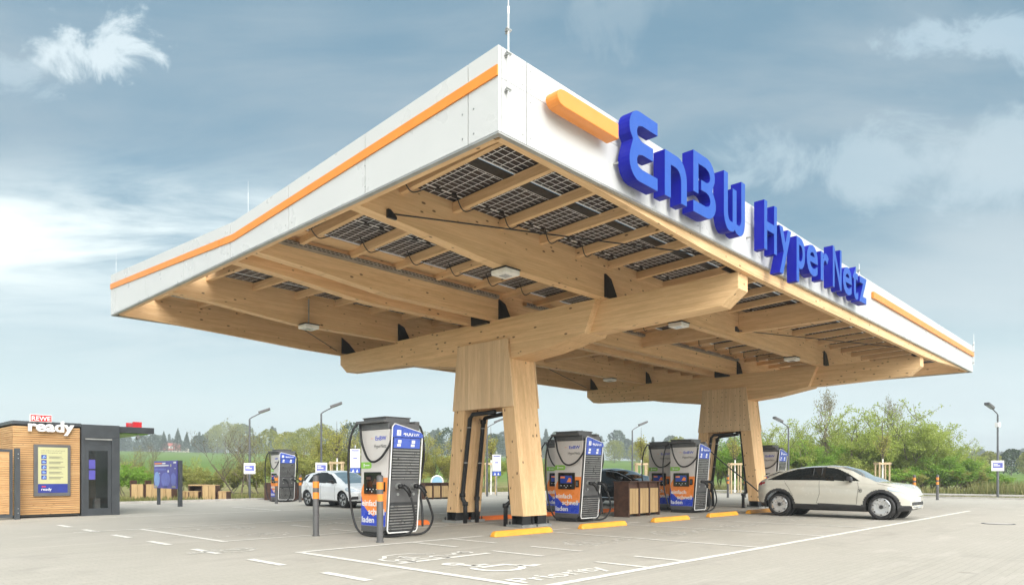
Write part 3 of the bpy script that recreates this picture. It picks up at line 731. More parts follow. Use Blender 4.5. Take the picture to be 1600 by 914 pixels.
def sign():
    T = thing('fascia_sign', 'large blue raised lettering with two orange bars on the white canopy fascia', 'sign', (12.5, V0, 5.3))
    vf, vb = 5.45, 5.645
    def put(ch, u0, u1, z0, z1):
        os_, w = outline_letter(ch); b = MB()
        for o in os_: b.prism([(u0 + x / w * (u1 - u0), z0 + y * (z1 - z0)) for x, y in o], 'y', vf, vb)
        two_tone(b).build('letter', ['sign_return', 'sign_blue'], T)
    put('E', 8.10, 8.82, 5.36, 6.34); put('n', 9.02, 9.66, 5.37, 6.44); put('B', 9.86, 10.60, 5.36, 6.32); put('W', 10.88, 11.67, 5.36, 6.32)
    xs = [('H', 12.46, 13.02, 5.41, 0), ('y', 13.13, 13.70, 5.41, 0), ('p', 13.97, 14.41, 5.41, 0), ('e', 14.50, 15.11, 5.41, 0), ('r', 15.28, 15.74, 5.41, 0), ('N', 16.0, 16.56, 5.41, 0), ('e', 16.65, 17.25, 5.41, 0), ('t', 17.32, 17.70, 5.41, 0), ('z', 17.78, 18.33, 5.41, 0)]
    for ch, a, c, z, h in xs:
        vs, fs = text_geo(ch, 1., .1, .020); x0 = min(p[0] for p in vs); x1 = max(p[0] for p in vs); sc = .91 / .73
        b = MB(); b.add([(a + (p[0] - x0) / (x1 - x0) * (c - a), vf if p[2] > 0 else vb, z + p[1] * sc) for p in vs], fs)
        two_tone(b).build('letter', ['sign_return', 'sign_blue'], T)
    b = MB(); o = [(6.68, 5.775), (7.84, 5.775), (7.84, 5.98), (6.68, 5.98)] + arc(6.68, 5.8775, .13, 100, 260, 8, .1025)[1:-1]
    b.prism(o, 'y', vf, vb); b.build('orange_bar', 'orange', T, bevel=.01)
    b = MB(); b.box(19.6, 32.1, 5.655, 5.712, 5.83, 5.99); b.build('orange_bar', 'orange', T)
    for u in (8.1, 8.5, 9.0, 9.4, 9.9, 10.3, 10.85, 11.4, 12.3, 12.95, 13.4, 13.9, 14.3, 14.8, 15.25, 15.8, 16.4, 17.0, 17.5, 18.0): b = MB(); b.cyl((u, vb - .01, 5.6), (u, V0 + .003, 5.6), .015, n=6); b.build('sign_fixing', 'galv', T)
    for u in (6.8, 7.5): b = MB(); b.cyl((u, vb - .01, 5.88), (u, V0 + .003, 5.88), .015, n=6); b.build('sign_fixing', 'galv', T)
sign()

# ------------------------------------------------------------------ lights and rods on the canopy
def make_luminaire(loc, label, stem=0):
    t = thing('canopy_light', label, 'light', (loc[0], loc[1], loc[2]), 0, 'square lights under the canopy')
    b = MB(); b.box(-.19, .19, -.19, .19, -.01, .085); b.build('housing', 'plate_cream', t, bevel=.02, world=False)
    b = MB(); b.box(-.20, .20, -.20, .20, .086, .105); b.box(-.06, .06, -.06, .06, .105, .14); b.build('back_plate', 'black_steel', t, world=False)
    b = MB()
    for i in range(3):
        for j in range(3): b.box(-.09 + i * .06, -.035 + i * .06, -.09 + j * .06, -.035 + j * .06, -.016, -.011)
    b.build('lens', 'lamp_glass', t, world=False)
    if stem: b = MB(); b.cyl((0, 0, .1), (0, 0, stem), .018, n=8); b.build('stem', 'galv', t, world=False)
for x, y, st, lb in ((9.28, 8.97, 0, 'white square light under the girder nearest the solar lettering side, closest to the roof corner'), (9.3, 15.93, .75, 'square light hanging on a thin stem near the far left rim of the canopy'),
                     (15.5, 8.97, 0, 'flat white square light under the girder just beyond the front main beam'), (22.6, 8.97, 0, 'small white square light under the girder close to the rear main beam'),
                     (22.7, 16.2, .75, 'square light hanging on a thin stem above the middle chargers, seen edge-on')):
    make_luminaire((x, y, 4.925 if not st else 4.94), lb, st)
def rod(loc, h, label, th=1.):
    t = thing('lightning_rod', label, 'lightning rod', loc, 0, 'lightning rods on the canopy')
    b = MB(); b.cyl((0, 0, 0), (0, 0, min(1.0, h * .7)), .014 * th, n=8); b.cyl((0, 0, min(1.0, h * .7)), (0, 0, h), .009 * th, .006 * th, n=8); b.cyl((0, 0, min(.98, h * .68)), (0, 0, min(1.06, h * .74)), .02 * th, n=8); b.build('rod', 'white_paint', t, world=False)
    for z in (.08, .50, .78) if th > .5 else (.08,):
        b = MB(); b.box(-.03, .03, -.012, .03, z - .015, z + .015); b.cyl((-.04, -.01, z + .01), (.04, -.01, z + .01), .012, n=6); b.cyl((0, 0, z - .02), (0, .045, z - .02), .012, n=6); b.build('clamp', 'galv', t, world=False)
rod((5.92, V0 - .045, 5.68), 3.2, 'tall white lightning rod clamped to the near corner of the fascia', .72)
rod((18.5, V0 - .045, 5.52), .95, 'thin lightning rod just right of the last letter')
rod((32.15, V0 - .045, 5.52), 1.2, 'short lightning rod at the far right corner of the fascia')
rod((5.9, 12.2, 5.75), .82, 'thin pale rod above the middle of the left fascia', .2)
rod((5.9, 19.35, 5.75), 1.15, 'thin pale rod above the far left corner of the roof', .2)

# ------------------------------------------------------------------ charging stations
# local frame: printed side faces -x, louvred side with the sockets faces -y; origin on the ground in the middle
def make_charger(label):
    t = thing('charging_station', label, 'charger', (0, 0, 0), 0, 'fast charging stations on the forecourt')
    B = lambda n, b, m, p=t, **k: b.build(n, m, p, world=False, **k)
    X = .375
    yf = lambda z: -.40 - .17 * (z - .1) / 2.0         # the louvred front leans out towards the top
    b = MB(); b.prism([(.42, .16), (.42, 2.14), (-.54, 2.14), (yf(.16) + .02, .16)], 'x', -X, X); B('body', b, 'charger_white', bevel=.012)
    b = MB(); b.prism([(.41, 0.02), (.41, .16), (-.38, .16), (-.30, .02)], 'x', -X + .03, X - .03); b.box(-X + .08, X - .08, -.26, .36, 0, .05); B('base', b, 'dark_grey', bevel=.01)
    b = MB(); b.prism([(.415, .10), (.415, .22), (-.40, .22), (-.385, .15), (-.30, .10)], 'x', -X - .004, -X + .02); B('skirt', b, 'mid_grey')
    b = MB(); b.box(-X - .01, X + .01, -.53, .44, 2.142, 2.27); c_ = B('cap', b, 'mid_grey', bevel=.02)
    b = MB(); b.box(-.30, .30, -.32, .44, 2.272, 2.40); b.box(-.32, .32, -.34, .46, 2.385, 2.405); B('cable_housing', b, 'mid_grey', bevel=.01)
    for s in (-1, 1):
        b = MB(); b.box(-.06 + s * .38, .06 + s * .38, -.46, .50, 2.272, 2.325) if s > 0 else b.box(-.48, -.34, -.50, .46, 2.272, 2.325); B('cable_arm', b, 'mid_grey', bevel=.008)
    # printed side: everything 2-4 mm proud of the white sheet
    x = -X - .002
    def side(b, pts, d): b.prism([(p[0], p[1]) for p in pts], 'x', x - d, x)
    L_, Rr = .408, lambda z: -.398 - .17 * (z - .16) / 2.0
    orange = [(.408, .86)] + [(.38, .98), (.30, 1.09), (.18, 1.16), (.04, 1.19), (Rr(1.19), 1.19), (Rr(.52), .52), (-.20, .50), (.0, .42), (.20, .52), (.36, .66)]
    b = MB(); side(b, orange[:-0 or None], .002); g = B('printed_graphic', b, 'charger_orange')
    blue = [(.408, .225), (.408, .80), (.36, .655), (.20, .515), (.0, .415), (-.20, .495), (Rr(.52), .515), (Rr(.225), .225)]
    b = MB(); side(b, blue, .002); B('printed_graphic', b, 'charger_blue')
    # lettering on the printed side reads from +y to -y as seen from -x
    ex, ey = (0, -1, 0), (0, 0, 1)
    b = MB()
    put_text(b, 'einfach', (x - .004, .385, .62), ex, ey, .125, ext=.001, off=.018, width=.56)
    B('slogan', b, 'white_paint'); b = MB()
    put_text(b, 'schnell', (x - .004, .16, .45), ex, ey, .125, ext=.001, off=.018, width=.54)
    B('slogan', b, 'white_paint'); b = MB()
    put_text(b, 'laden', (x - .004, .385, .285), ex, ey, .125, ext=.001, off=.018, width=.42); B('slogan', b, 'white_paint')
    b = MB(); put_text(b, 'EnBW', (x - .001, -.44, 1.93), ex, ey, .085, 'r', ext=.001, off=.014, width=.36); B('brand_lettering', b, 'charger_blue')
    b = MB(); put_text(b, 'HyperNetz', (x - .001, -.44, 1.78), ex, ey, .075, 'r', ext=.001, width=.40); B('brand_lettering', b, 'mid_grey'); b = MB(); b.box(x - .002, x, .0, .07, 1.965, 1.975); B('brand_dash', b, 'charger_orange')
    b = MB(); side(b, [(.408, 1.37)] + [(.10, 1.37), (.06, 1.39), (.05, 1.435), (.06, 1.48), (.10, 1.50), (.408, 1.50)], .003); B('eco_label', b, 'label_green')
    b = MB(); b.box(x - .004, x - .003, .29, .32, 1.40, 1.47); b.box(x - .004, x - .003, .12, .27, 1.425, 1.445); B('label_print', b, 'white_paint')
    b = MB(); b.box(x - .03, x, -.28, .28, .86, 1.30); s_ = B('terminal', b, 'screen_black', bevel=.012)
    b = MB(); b.box(x - .033, x - .031, -.20, .20, 1.02, 1.22); b.build('display', 'screen_blue', s_, world=False)
    b = MB(); b.box(x - .035, x - .034, .04, .19, 1.15, 1.20); b.prism([(-.02, 1.05), (-.17, 1.05), (-.17, 1.14), (-.10, 1.17), (-.06, 1.11)], 'x', x - .035, x - .034); b.build('display_image', 'charger_orange', s_, world=False)
    b = MB()
    for k in range(4): b.box(x - .033, x - .031, -.17 + k * .11, -.145 + k * .11, .945, .965)
    b.box(x - .033, x - .031, -.01, .012, .895, .925); b.build('buttons', 'white_paint', s_, world=False)
    b = MB(); b.box(x - .03, x, -.41, -.31, .92, 1.10); b.cur = 1; b.box(x - .032, x - .030, -.39, -.33, .95, 1.07); B('card_reader', b, ['screen_black', 'mid_grey'], bevel=0)
    # louvred front
    fr = MB()
    def F(xx, z, d=0): return (xx, yf(z) - .03 - d, z)
    def quadbox(b, x0, x1, z0, z1, d0, d1):
        vs = [F(x0, z0, d0), F(x1, z0, d0), F(x1, z1, d0), F(x0, z1, d0), F(x0, z0, d1), F(x1, z0, d1), F(x1, z1, d1), F(x0, z1, d1)]
        b.add(vs, [(0, 1, 2, 3), (7, 6, 5, 4), (0, 4, 5, 1), (1, 5, 6, 2), (2, 6, 7, 3), (3, 7, 4, 0)])
    quadbox(fr, -X + .02, X - .02, .10, 2.12, -.03, .02); B('louvre_panel', fr, 'dark_grey')
    b = MB()
    pth = [(-X + .03, .10), (X - .05, .10), (X - .01, .16), (X + .0, 2.02), (X - .06, 2.10), (-X + .05, 2.24), (-X - .0, 2.18), (-X, .15), (-X + .03, .10)]
    b.tube([F(a, z, .035) for a, z in pth], .014, 6); B('panel_trim', b, 'white_paint')
    b = MB(); b.tube([(X + .07, yf(z) + .10, z) for z in (.2, 2.0)] and [(X + .0, -.30, .13), (X + .05, -.31, .20), (X + .075, -.46, 2.0), (X + .0, -.50, 2.12)], .012, 6); B('panel_trim', b, 'white_paint')
    b = MB(); b.prism([(-.26, .2), (-.30, .2), (-.46, 2.0), (-.40, 2.0)], 'x', X + .002, X + .06); B('side_grille', b, 'dark_grey')
    b = MB()
    z = .16
    while z < .66: quadbox(b, -X + .04, X - .05, z, z + .024, .02, .046); z += .056
    B('lower_louvres', b, 'louver_grey'); b = MB()
    z = 1.16
    while z < 1.74: quadbox(b, -X + .04, X - .05, z, z + .024, .02, .046); z += .056
    B('upper_louvres', b, 'louver_grey')
    b = MB(); quadbox(b, -X + .03, X - .04, .70, 1.14, .02, .034); B('socket_panel', b, 'mid_grey')
    b = MB(); vs = [F(-X + .01, 1.98, .02), F(X - .01, 1.98, .02), F(X - .01, 2.04, .02), F(X - .07, 2.09, .02), F(-X + .06, 2.225, .02), F(-X + .01, 2.17, .02)]
    vs2 = [(a, c_2 - .05, d) for a, c_2, d in vs]; n = len(vs); b.add(vs + vs2, [list(range(n)), [n + i for i in range(n)][::-1]] + [[i, n + i, n + (i + 1) % n, (i + 1) % n] for i in range(n)]); hd = B('header', b, 'header_blue', bevel=.004)
    b = MB(); quadbox(b, -X + .05, X - .05, 1.77, 1.975, .02, .035); B('plug_panel', b, 'header_blue')
    b = MB(); o = F(-.14, 2.025, .074); put_text(b, '400', F(-.13, 2.01, .074), (1, 0, 0), (0, 0, 1), .10, ext=.001, off=.012, width=.24); put_text(b, 'kW', F(.135, 2.01, .074), (1, 0, 0), (0, 0, 1), .06, ext=.001, off=.006, width=.13)
    b.build('power_lettering', 'white_paint', hd, world=False)
    b = MB(); quadbox(b, -.29, -.19, 2.01, 2.12, .071, .074); b.build('number_field', 'white_paint', hd, world=False)
    b = MB(); quadbox(b, -.245, -.235, 2.03, 2.10, .075, .077); b.build('number_mark', 'header_blue', hd, world=False)
    b = MB()
    for cx in (-.20, .14):
        b2 = [(cx - .05, 1.80), (cx + .05, 1.80), (cx + .05, 1.845), (cx - .05, 1.845)]
        quadbox(b, cx - .045, cx + .045, 1.80, 1.85, .036, .039); quadbox(b, cx - .03, cx + .055, 1.865, 1.93, .036, .039)
    B('plug_symbols', b, 'white_paint')
    # sockets with hanging plugs
    for cx in (-.17, .22):
        b = MB(); o = Vector(F(cx, 1.02, .034)); b.cyl(o, o + Vector((0, -.05, .0)), .072, .06, n=14); b.cyl(Vector(F(cx, .86, .034)), Vector(F(cx, .86, .05)), .03, n=10); sk = B('socket', b, 'galv', smooth=False)
        b = MB(); p0 = o + Vector((0, -.04, 0)); p1 = o + Vector((.01, -.13, -.005)); b.cyl(p0, p1, .05, .045, n=12)
        b.tube([p1 - Vector((0, -.03, 0)), p1 + Vector((.03, -.04, -.02)), p1 + Vector((.09, -.07, -.10)), p1 + Vector((.13, -.08, -.20))], .03, 8, [.045, .042, .034, .028])
        b.tube([p1 + Vector((.0, -.05, .04)), p1 + Vector((.07, -.11, -.02)), p1 + Vector((.13, -.11, -.13))], .013, 6); b.build('plug', 'rubber', sk, world=False, smooth=True)
    # cables
    y1, y2 = yf(1.02), yf(.8)
    def cable(pts, nm='charging_cable', r=.023): b = MB(); b.tube(spline(pts, 7), r, 8); B(nm, b, 'rubber', smooth=True)
    cable([(-.17 + .14, y1 - .30, .80), (-.0, y1 - .33, .62), (.04, y1 - .33, .36), (-.02, y1 - .28, .13), (-.20, y1 - .12, .045), (-.42, .0, .03), (-.52, .30, .12), (-.56, .47, .50), (-.58, .56, 1.1), (-.58, .56, 1.7), (-.54, .50, 2.10), (-.44, .44, 2.29)])
    cable([(-.42, .40, 2.29), (-.47, .30, 2.12), (-.48, .22, 1.85), (-.48, .05, 1.58), (-.48, -.15, 1.50), (-.46, -.38, 1.58), (-.42, -.56, 1.78), (-.36, yf(1.9) - .04, 1.93)])
    cable([(.22 + .14, y1 - .30, .80), (.44, y1 - .32, .60), (.52, y1 - .30, .36), (.46, y1 - .22, .14), (.32, y1 - .12, .05), (.12, -.36, .04)])
    cable([(.38, -.40, 2.29), (.46, -.48, 2.18), (.52, -.50, 1.8), (.52, -.46, 1.4), (.48, -.42, 1.0), (.44, y1 - .06, .55), (.42, y1 - .1, .2)])
    cable([(.40, yf(1.9) - .02, 1.9), (.44, yf(1.8) - .05, 1.75), (.47, yf(1.6) - .03, 1.52), (.46, yf(1.4), 1.36)], r=.018)
    return t
c1 = make_charger('charging station closest to the camera, left of the front column, behind a banded bollard'); c1.location = (8.62, 11.66, 0)
dark = [o for o in c1.children if o.name.startswith('terminal')][0]
spots = [((14.85, 11.72), 0, 'charging station beside the brown triple bin, its lit blue display facing left'),
         ((18.05, 14.75), 0, 'charging station half hidden behind the one with the lit display nearest the bin'),
         ((20.80, 11.72), 0, 'charging station right of the brown triple bin, in front of the rear column'),
         ((21.75, 13.15), 0, 'charging station overlapped by the one in front of the rear column'),
         ((27.10, 11.72), 0, 'charging station seen above the roof of the cream car, right of the rear column'),
         ((16.1, 29.9), R(-6), 'distant charging station behind the white hatchback, far left of the forecourt')]
for (x, y), rz, lb in spots: dup(c1, (x, y, 0), rz, lb)
for o in dark.children:
    if o.name.startswith('display'): o.material_slots[0].link = 'OBJECT'; o.material_slots[0].material = M['screen_black'] if 'image' not in o.name else M['corten']
def hose():
    b = MB(); b.tube(spline([(21.2, 11.9, 2.28), (21.9, 11.8, 2.3), (22.6, 11.4, 1.7), (23.4, 10.8, .95), (23.2, 10.2, .55), (22.2, 9.7, .62), (21.9, 9.55, .74)], 8), .022, 8)
    tag(b.build('charging_cable', 'rubber', smooth=True), 'black charging cable running from the charger past the rear column to the cream car', 'cable')
    b = MB(); b.tube(spline([(16.30, 29.6, 1.25), (16.1, 28.4, 1.0), (15.4, 26.9, .95), (14.9, 26.1, 1.0), (14.75, 25.55, 1.02)], 8), .022, 8)
    tag(b.build('charging_cable', 'rubber', smooth=True), 'black charging cable running from the distant charger to the white hatchback', 'cable')
hose()

# ------------------------------------------------------------------ bollards
def make_bollard(label):
    t = thing('bollard', label, 'bollard', (0, 0, 0), 0, 'striped bollards'); h = 1.22
    b = MB(); b.cyl((0, 0, 0), (0, 0, h), .062, n=20); b.cyl((0, 0, h), (0, 0, h + .02), .062, .03, n=20); b.cyl((0, 0, 0), (0, 0, .02), .075, n=20); b.build('post', 'mid_grey', t, world=False, smooth=False)
    for z in (.76, .98): b = MB(); b.cyl((0, 0, z), (0, 0, z + .13), .0645, n=20); b.build('reflective_band', 'orange', t, world=False)
    return t
b0 = make_bollard('dark bollard with two orange bands standing alone left of the nearest charger'); b0.location = (7.56, 12.67, 0)
for (x, y), lb in (((7.66, 10.62), 'dark bollard with two orange bands directly in front of the nearest charger'), ((14.8, 28.0), 'distant orange banded bollard in front of the far left charger'),
                   ((16.39, 28.81), 'distant orange banded bollard between the far charger and the white hatchback'), ((35.3, 8.5), 'orange banded bollard just in front of the cream car nose'),
                   ((39.3, 8.45), 'orange banded bollard standing alone right of the cream car'), ((35.6, 17.6), 'far banded bollard seen through the rear column, left one of two'), ((36.2, 16.9), 'far banded bollard seen through the rear column, right one of two')):
    dup(b0, (x, y, 0), None, lb)

# ------------------------------------------------------------------ wheel stops
def make_stop(mat, label, cat_group):
    b = MB(); pr = [(-.085, 0), (.085, 0), (.075, .07), (.045, .115), (-.045, .115), (-.075, .07)]
    n = 6; secs = [(-.88, .35), (-.86, .75), (-.80, 1), (0, 1), (.80, 1), (.86, .75), (.88, .35)]; vs = []
    for x, k in secs: vs += [(x, p[0] * (.7 + .3 * k), p[1] * k) for p in pr]
    fs = [[i * n + j, i * n + (j + 1) % n, (i + 1) * n + (j + 1) % n, (i + 1) * n + j] for i in range(len(secs) - 1) for j in range(n)] + [list(range(n)), [len(vs) - n + j for j in range(n)]]
    b.add(vs, fs); o = b.build('wheel_stop', mat, bevel=.008); return tag(o, label, 'wheel stop', cat_group)
s0 = make_stop('stop_yellow', 'yellow wheel stop at the foot of the front column', 'yellow wheel stops'); s0.location = (10.72, 9.86, .002); s0.rotation_euler = (0, 0, R(-1))
for x, lb in ((13.55, 'yellow wheel stop in front of the charger with the lit display'), (16.62, 'yellow wheel stop in front of the brown triple bin'), (19.6, 'yellow wheel stop in front of the charger by the rear column'), (22.2, 'yellow wheel stop behind the cream car rear wheel')):
    o = s0.copy(); COL.objects.link(o); o.location = (x, 9.86, .002); o['label'] = lb
s1 = make_stop('stop_red', 'orange-red wheel stop behind the nearest charger', 'orange-red wheel stops'); s1.location = (10.4, 13.6, .002)
for x, lb in ((13.6, 'orange-red wheel stop behind the front column'), (16.6, 'orange-red wheel stop behind the charger with the lit display'), (18.6, 'orange-red wheel stop under the nose of the black car'), (22.4, 'orange-red wheel stop left of the rear column')):
    o = s1.copy(); COL.objects.link(o); o.location = (x, 13.7, .002); o['label'] = lb

# ------------------------------------------------------------------ bins and timber furniture
def slat_bin(loc, rz, label, n=3, h=1.05, w=.62):
    # brown steel bin: wooden front panels between steel fins, open slot above
    t = thing('litter_bin', label, 'bin', (loc[0], loc[1], 0), rz, 'brown steel bins with wooden fronts'); d = .5; B = lambda nm, b, m: b.build(nm, m, t, world=False)
    b = MB()
    for k in range(n + 1): b.box(k * w - .03, k * w + .03, 0, d, 0, h - .03)
    b.box(0.03, n * w - .03, d - .04, d, .05, h - .03); b.box(-.03, n * w + .03, -.04, d + .02, h - .028, h); b.box(.03, n * w - .03, .06, .10, .78 * h, h - .03); B('steel_case', b, 'corten')
    for k in range(n):
        b = MB()
        for j in range(3): b.box(k * w + .05 + j * (w - .1) / 3, k * w + .04 + (j + 1) * (w - .1) / 3, .012, .05, .09, h * .80)
        B('door', b, 'wood_box')
    b = MB(); b.box(.03, n * w - .03, .12, d - .06, .02, .7); B('liner', b, 'black_steel')
    return t
slat_bin((17.15, 11.55), R(4), 'brown triple litter bin with three wooden doors between two chargers')
x, y = G(664, 780); slat_bin((x, y), R(-2), 'distant triple bin with pale wooden doors beside the white hoop', h=.84, w=.52)
def planter(loc, rz, label, w, d, h, slot=True):
    t = thing('timber_planter', label, 'planter', (loc[0], loc[1], 0), rz, 'timber blocks along the left verge'); B = lambda nm, b, m: b.build(nm, m, t, world=False)
    b = MB(); b.box(-.05, .0, -.02, d, 0, h + (.18 if slot else .0)); b.box(w, w + .03, 0, d, 0, h); b.box(0, w, .04, d, h - .06, h - .002) if not slot else b.box(0.02, w - .02, .08, d, .04, h - .03); B('steel_side', b, 'corten')
    n = max(2, int(w / .3))
    b = MB()
    for j in range(n): b.box(j * w / n + .01, (j + 1) * w / n - .01, 0, .04, .06, h)
    if not slot: b.box(0, w, -.01, d, h, h + .04)
    B('planks', b, 'wood_box')
k = 29.5
for X0, lb in ((204, 'wooden planter box directly beside the kiosk, leftmost of three'), (227, 'wooden planter box behind the left post of the information board'), (248, 'wooden planter box behind the purple information board, right of two others')):
    x, y = D(X0 + 1, 32.5); planter((x, y), R(-46.5), lb, .56, .5, .80)
for X0, w, h, lb in ((283, .42, .42, 'low dark sided bench block right of the information board'), (296, .42, .42, 'low wooden bench block beside the timber table'), (316, .62, .72, 'tall wooden block with dark side among the benches'), (341, .38, .42, 'small low wooden block at the right end of the benches')):
    x, y = D(X0, 33.2); planter((x, y), R(-46.5), lb, w, .5, h, False)
def table(loc):
    t = thing('picnic_table', 'timber topped table with dark steel sides among the bench blocks', 'table', (loc[0], loc[1], 0), R(-46.5))
    b = MB(); b.box(0, .8, 0, .6, .70, .76); b.build('table_top', 'wood_box', t, world=False)
    for x in (0.0, .74): b = MB(); b.box(x, x + .05, .02, .58, 0, .698); b.build('table_side', 'corten', t, world=False)
    b = MB(); b.box(.06, .74, .5, .54, .1, .69); b.build('table_back', 'corten', t, world=False)
table(D(294, 34.0))
for X0, w, lb in ((413, .9, 'rusty brown steel box left of the distant charger'), (458, 1.5, 'rusty brown steel box right of the distant charger')):
    x, y = D(X0, 34.0); t = thing('steel_planter', lb, 'planter', (x, y, 0), R(-46.5), 'rusty steel planters'); b = MB()
    b.box(0, w, 0, .04, 0, .85); b.box(0, w, .56, .6, 0, .85); b.box(0, .04, .04, .56, 0, .85); b.box(w - .04, w, .04, .56, 0, .85); b.build('steel_case', 'corten', t, world=False)
    b = MB(); b.box(.045, w - .045, .045, .555, .1, .76); b.build('soil', 'soil', t, world=False)

# ------------------------------------------------------------------ information board
def board():
    p = Vector(G(248, 788) + (0,)); q = Vector(G(280, 791) + (0,)); d = (q - p).normalized(); rz = math.atan2(d.y, d.x)
    L_ = (q - p).length
    t = thing('information_board', 'purple information board with pale blue pictures between two dark steel posts', 'board', p, rz)
    b = MB(); b.box(-.07, .07, -.05, .05, 0, 1.70); b.build('post', 'anthracite', t, world=False)
    b = MB(); b.box(L_ - .0, L_ + .22, -.06, .05, 0, 1.80); b.build('post', 'anthracite', t, world=False)
    b = MB(); b.box(-.3, L_ - .004, -.09, -.052, .69, 1.80); pn = b.build('panel', 'poster_purple', t, world=False)
    y = -.092; w = L_ + .3
    def P(x0, x1, z0, z1, m, nm='picture'): b = MB(); b.box(-.3 + x0 * w, -.3 + x1 * w, y - .002, y, .69 + z0 * 1.11, .69 + z1 * 1.11); b.build(nm, m, pn, world=False)
    P(.03, .36, .885, .935, 'charger_orange', 'print'); P(.38, .52, .885, .935, 'white_paint', 'print'); P(.03, .66, .81, .85, 'white_paint', 'print'); P(.03, .55, .66, .72, 'poster_mid', 'print'); P(.86, .97, .90, .96, 'white_paint', 'print')
    def blob(cx, cz, rx, rz_, m):
        b = MB(); b.prism([(-.3 + (cx + rx * math.cos(a)) * w, .69 + (cz + rz_ * math.sin(a)) * 1.11) for a in [2 * math.pi * i / 20 for i in range(20)]], 'y', y - .002, y); b.build('picture', m, pn, world=False)
    blob(.14, .33, .13, .28, 'poster_light'); blob(.52, .32, .20, .26, 'poster_mid'); blob(.86, .32, .11, .24, 'poster_mid'); blob(.75, .83, .03, .05, 'poster_cream'); blob(.64, .62, .035, .045, 'white_paint'); blob(.26, .55, .02, .02, 'white_paint'); blob(.93, .72, .02, .02, 'white_paint')
    P(.03, .15, .03, .10, 'poster_cream'); P(.46, .60, .0, .10, 'poster_navy'); P(.80, .95, .05, .09, 'poster_cream')
board()

# ------------------------------------------------------------------ street lamps and signs
def lamp(loc, h, rz, label, sign=True, sz=1.55, side=1, cam_=False):
    t = thing('street_lamp', label, 'street lamp', (loc[0], loc[1], 0), rz, 'street lamps around the forecourt'); B = lambda nm, b, m, **k: b.build(nm, m, t, world=False, **k)
    b = MB(); b.cyl((0, 0, 0), (0, 0, h * .5), .06, .055, n=12); b.cyl((0, 0, h * .5), (0, 0, h), .05, .042, n=12); B('pole', b, 'pole_grey')
    b = MB(); b.tube([(0, 0, h - .04), (.0, 0, h + .02), (.12, 0, h + .11), (.52, 0, h + .33)], .028, 8); B('arm', b, 'pole_grey')
    b = MB(); b.add([(.44, -.10, h + .28), (.98, -.13, h + .50), (.98, .13, h + .50), (.44, .10, h + .28), (.40, -.10, h + .40), (.96, -.13, h + .61), (.96, .13, h + .61), (.40, .10, h + .40)], [(0, 3, 2, 1), (4, 5, 6, 7), (0, 1, 5, 4), (1, 2, 6, 5), (2, 3, 7, 6), (3, 0, 4, 7)]); hd = B('lamp_head', b, 'mid_grey', bevel=.015)
    b = MB(); b.add([(.56, -.09, h + .318), (.92, -.10, h + .465), (.92, .10, h + .465), (.56, .09, h + .318)], [(0, 1, 2, 3)]); b.build('lens', 'lamp_glass', hd, world=False)
    if sign:
        b = MB(); ca = math.atan2(-loc[1], -loc[0]) - rz; c_, s_ = math.cos(ca), math.sin(ca)
        T = Matrix(((-s_, c_, 0, 0), (c_, s_, 0, 0), (0, 0, 1, 0), (0, 0, 0, 1))); b.box(-.27, .27, .066, .08, sz - .27, sz + .27); sg = b.build('parking_sign', 'white_paint', t, world=False, tf=T)
        b = MB(); b.box(-.21, .21, .081, .084, sz - .11, sz + .15); b.build('sign_print', 'poster_mid', sg, world=False, tf=T)
        b = MB(); b.box(-.18, .10, .085, .087, sz - .02, sz + .03); b.box(-.18, .0, .085, .087, sz + .06, sz + .10); b.build('sign_print', 'white_paint', sg, world=False, tf=T)
    if cam_: b = MB(); b.box(-.10, .10, -.10, .10, h - .62, h - .38); B('camera_box', b, 'white_paint', bevel=.02)
lamp(D(390, 34.9), 4.0, R(-30), 'grey street lamp beside the bare tree, with a small white sign')
lamp(D(502, 33.5), 4.15, R(-35), 'grey street lamp behind the white hatchback, with a small white sign')
lamp(D(761, 40), 3.9, R(-35), 'street lamp partly hidden behind the front column leg', False)
lamp(D(988, 43), 3.95, R(-35), 'slim grey street lamp behind the black car', False)
lamp(D(1232, 39), 3.85, R(152), 'grey street lamp between the rear column and the shrubs', False)
lamp(D(1559, 35.9), 4.30, R(160), 'grey street lamp at the right edge with a white sign and camera box', True, 1.55 + .15, cam_=True)
def parksign(loc, label, h=2.35):
    ca = math.atan2(-loc[1], -loc[0]) + math.pi / 2
    t = thing('road_sign', label, 'sign', (loc[0], loc[1], 0), ca, 'white parking signs'); b = MB(); b.cyl((0, 0, 0), (0, 0, h + .3), .03, n=10); b.cyl((0, 0, h + .3), (0, 0, h + .42), .05, .02, n=8); b.build('post', 'galv', t, world=False)
    b = MB(); b.box(-.25, .25, -.045, -.032, h - .75, h + .22); s_ = b.build('sign_plate', 'white_paint', t, world=False); b = MB(); b.box(-.19, .19, -.049, -.046, h + .1, h + .16); b.box(-.10, .10, -.049, -.046, h - .28, h - .22); b.build('sign_print', 'poster_mid', s_, world=False)
    b = MB(); b.box(-.25, .25, -.045, -.032, h - 1.02, h - .765); s2 = b.build('sign_plate', 'header_blue', t, world=False); b = MB(); b.prism([(-.16, h - .98), (-.04, h - .98), (-.10, h - .82)], 'y', -.049, -.046); b.prism([(.04, h - .98), (.16, h - .98), (.10, h - .82)], 'y', -.049, -.046); b.build('sign_print', 'white_paint', s2, world=False)
parksign(D(555, 36), 'white parking sign with blue footer between the hatchback and the nearest charger')
parksign(D(776, 41), 'white parking sign with blue footer seen between the legs of the front column', 2.2)
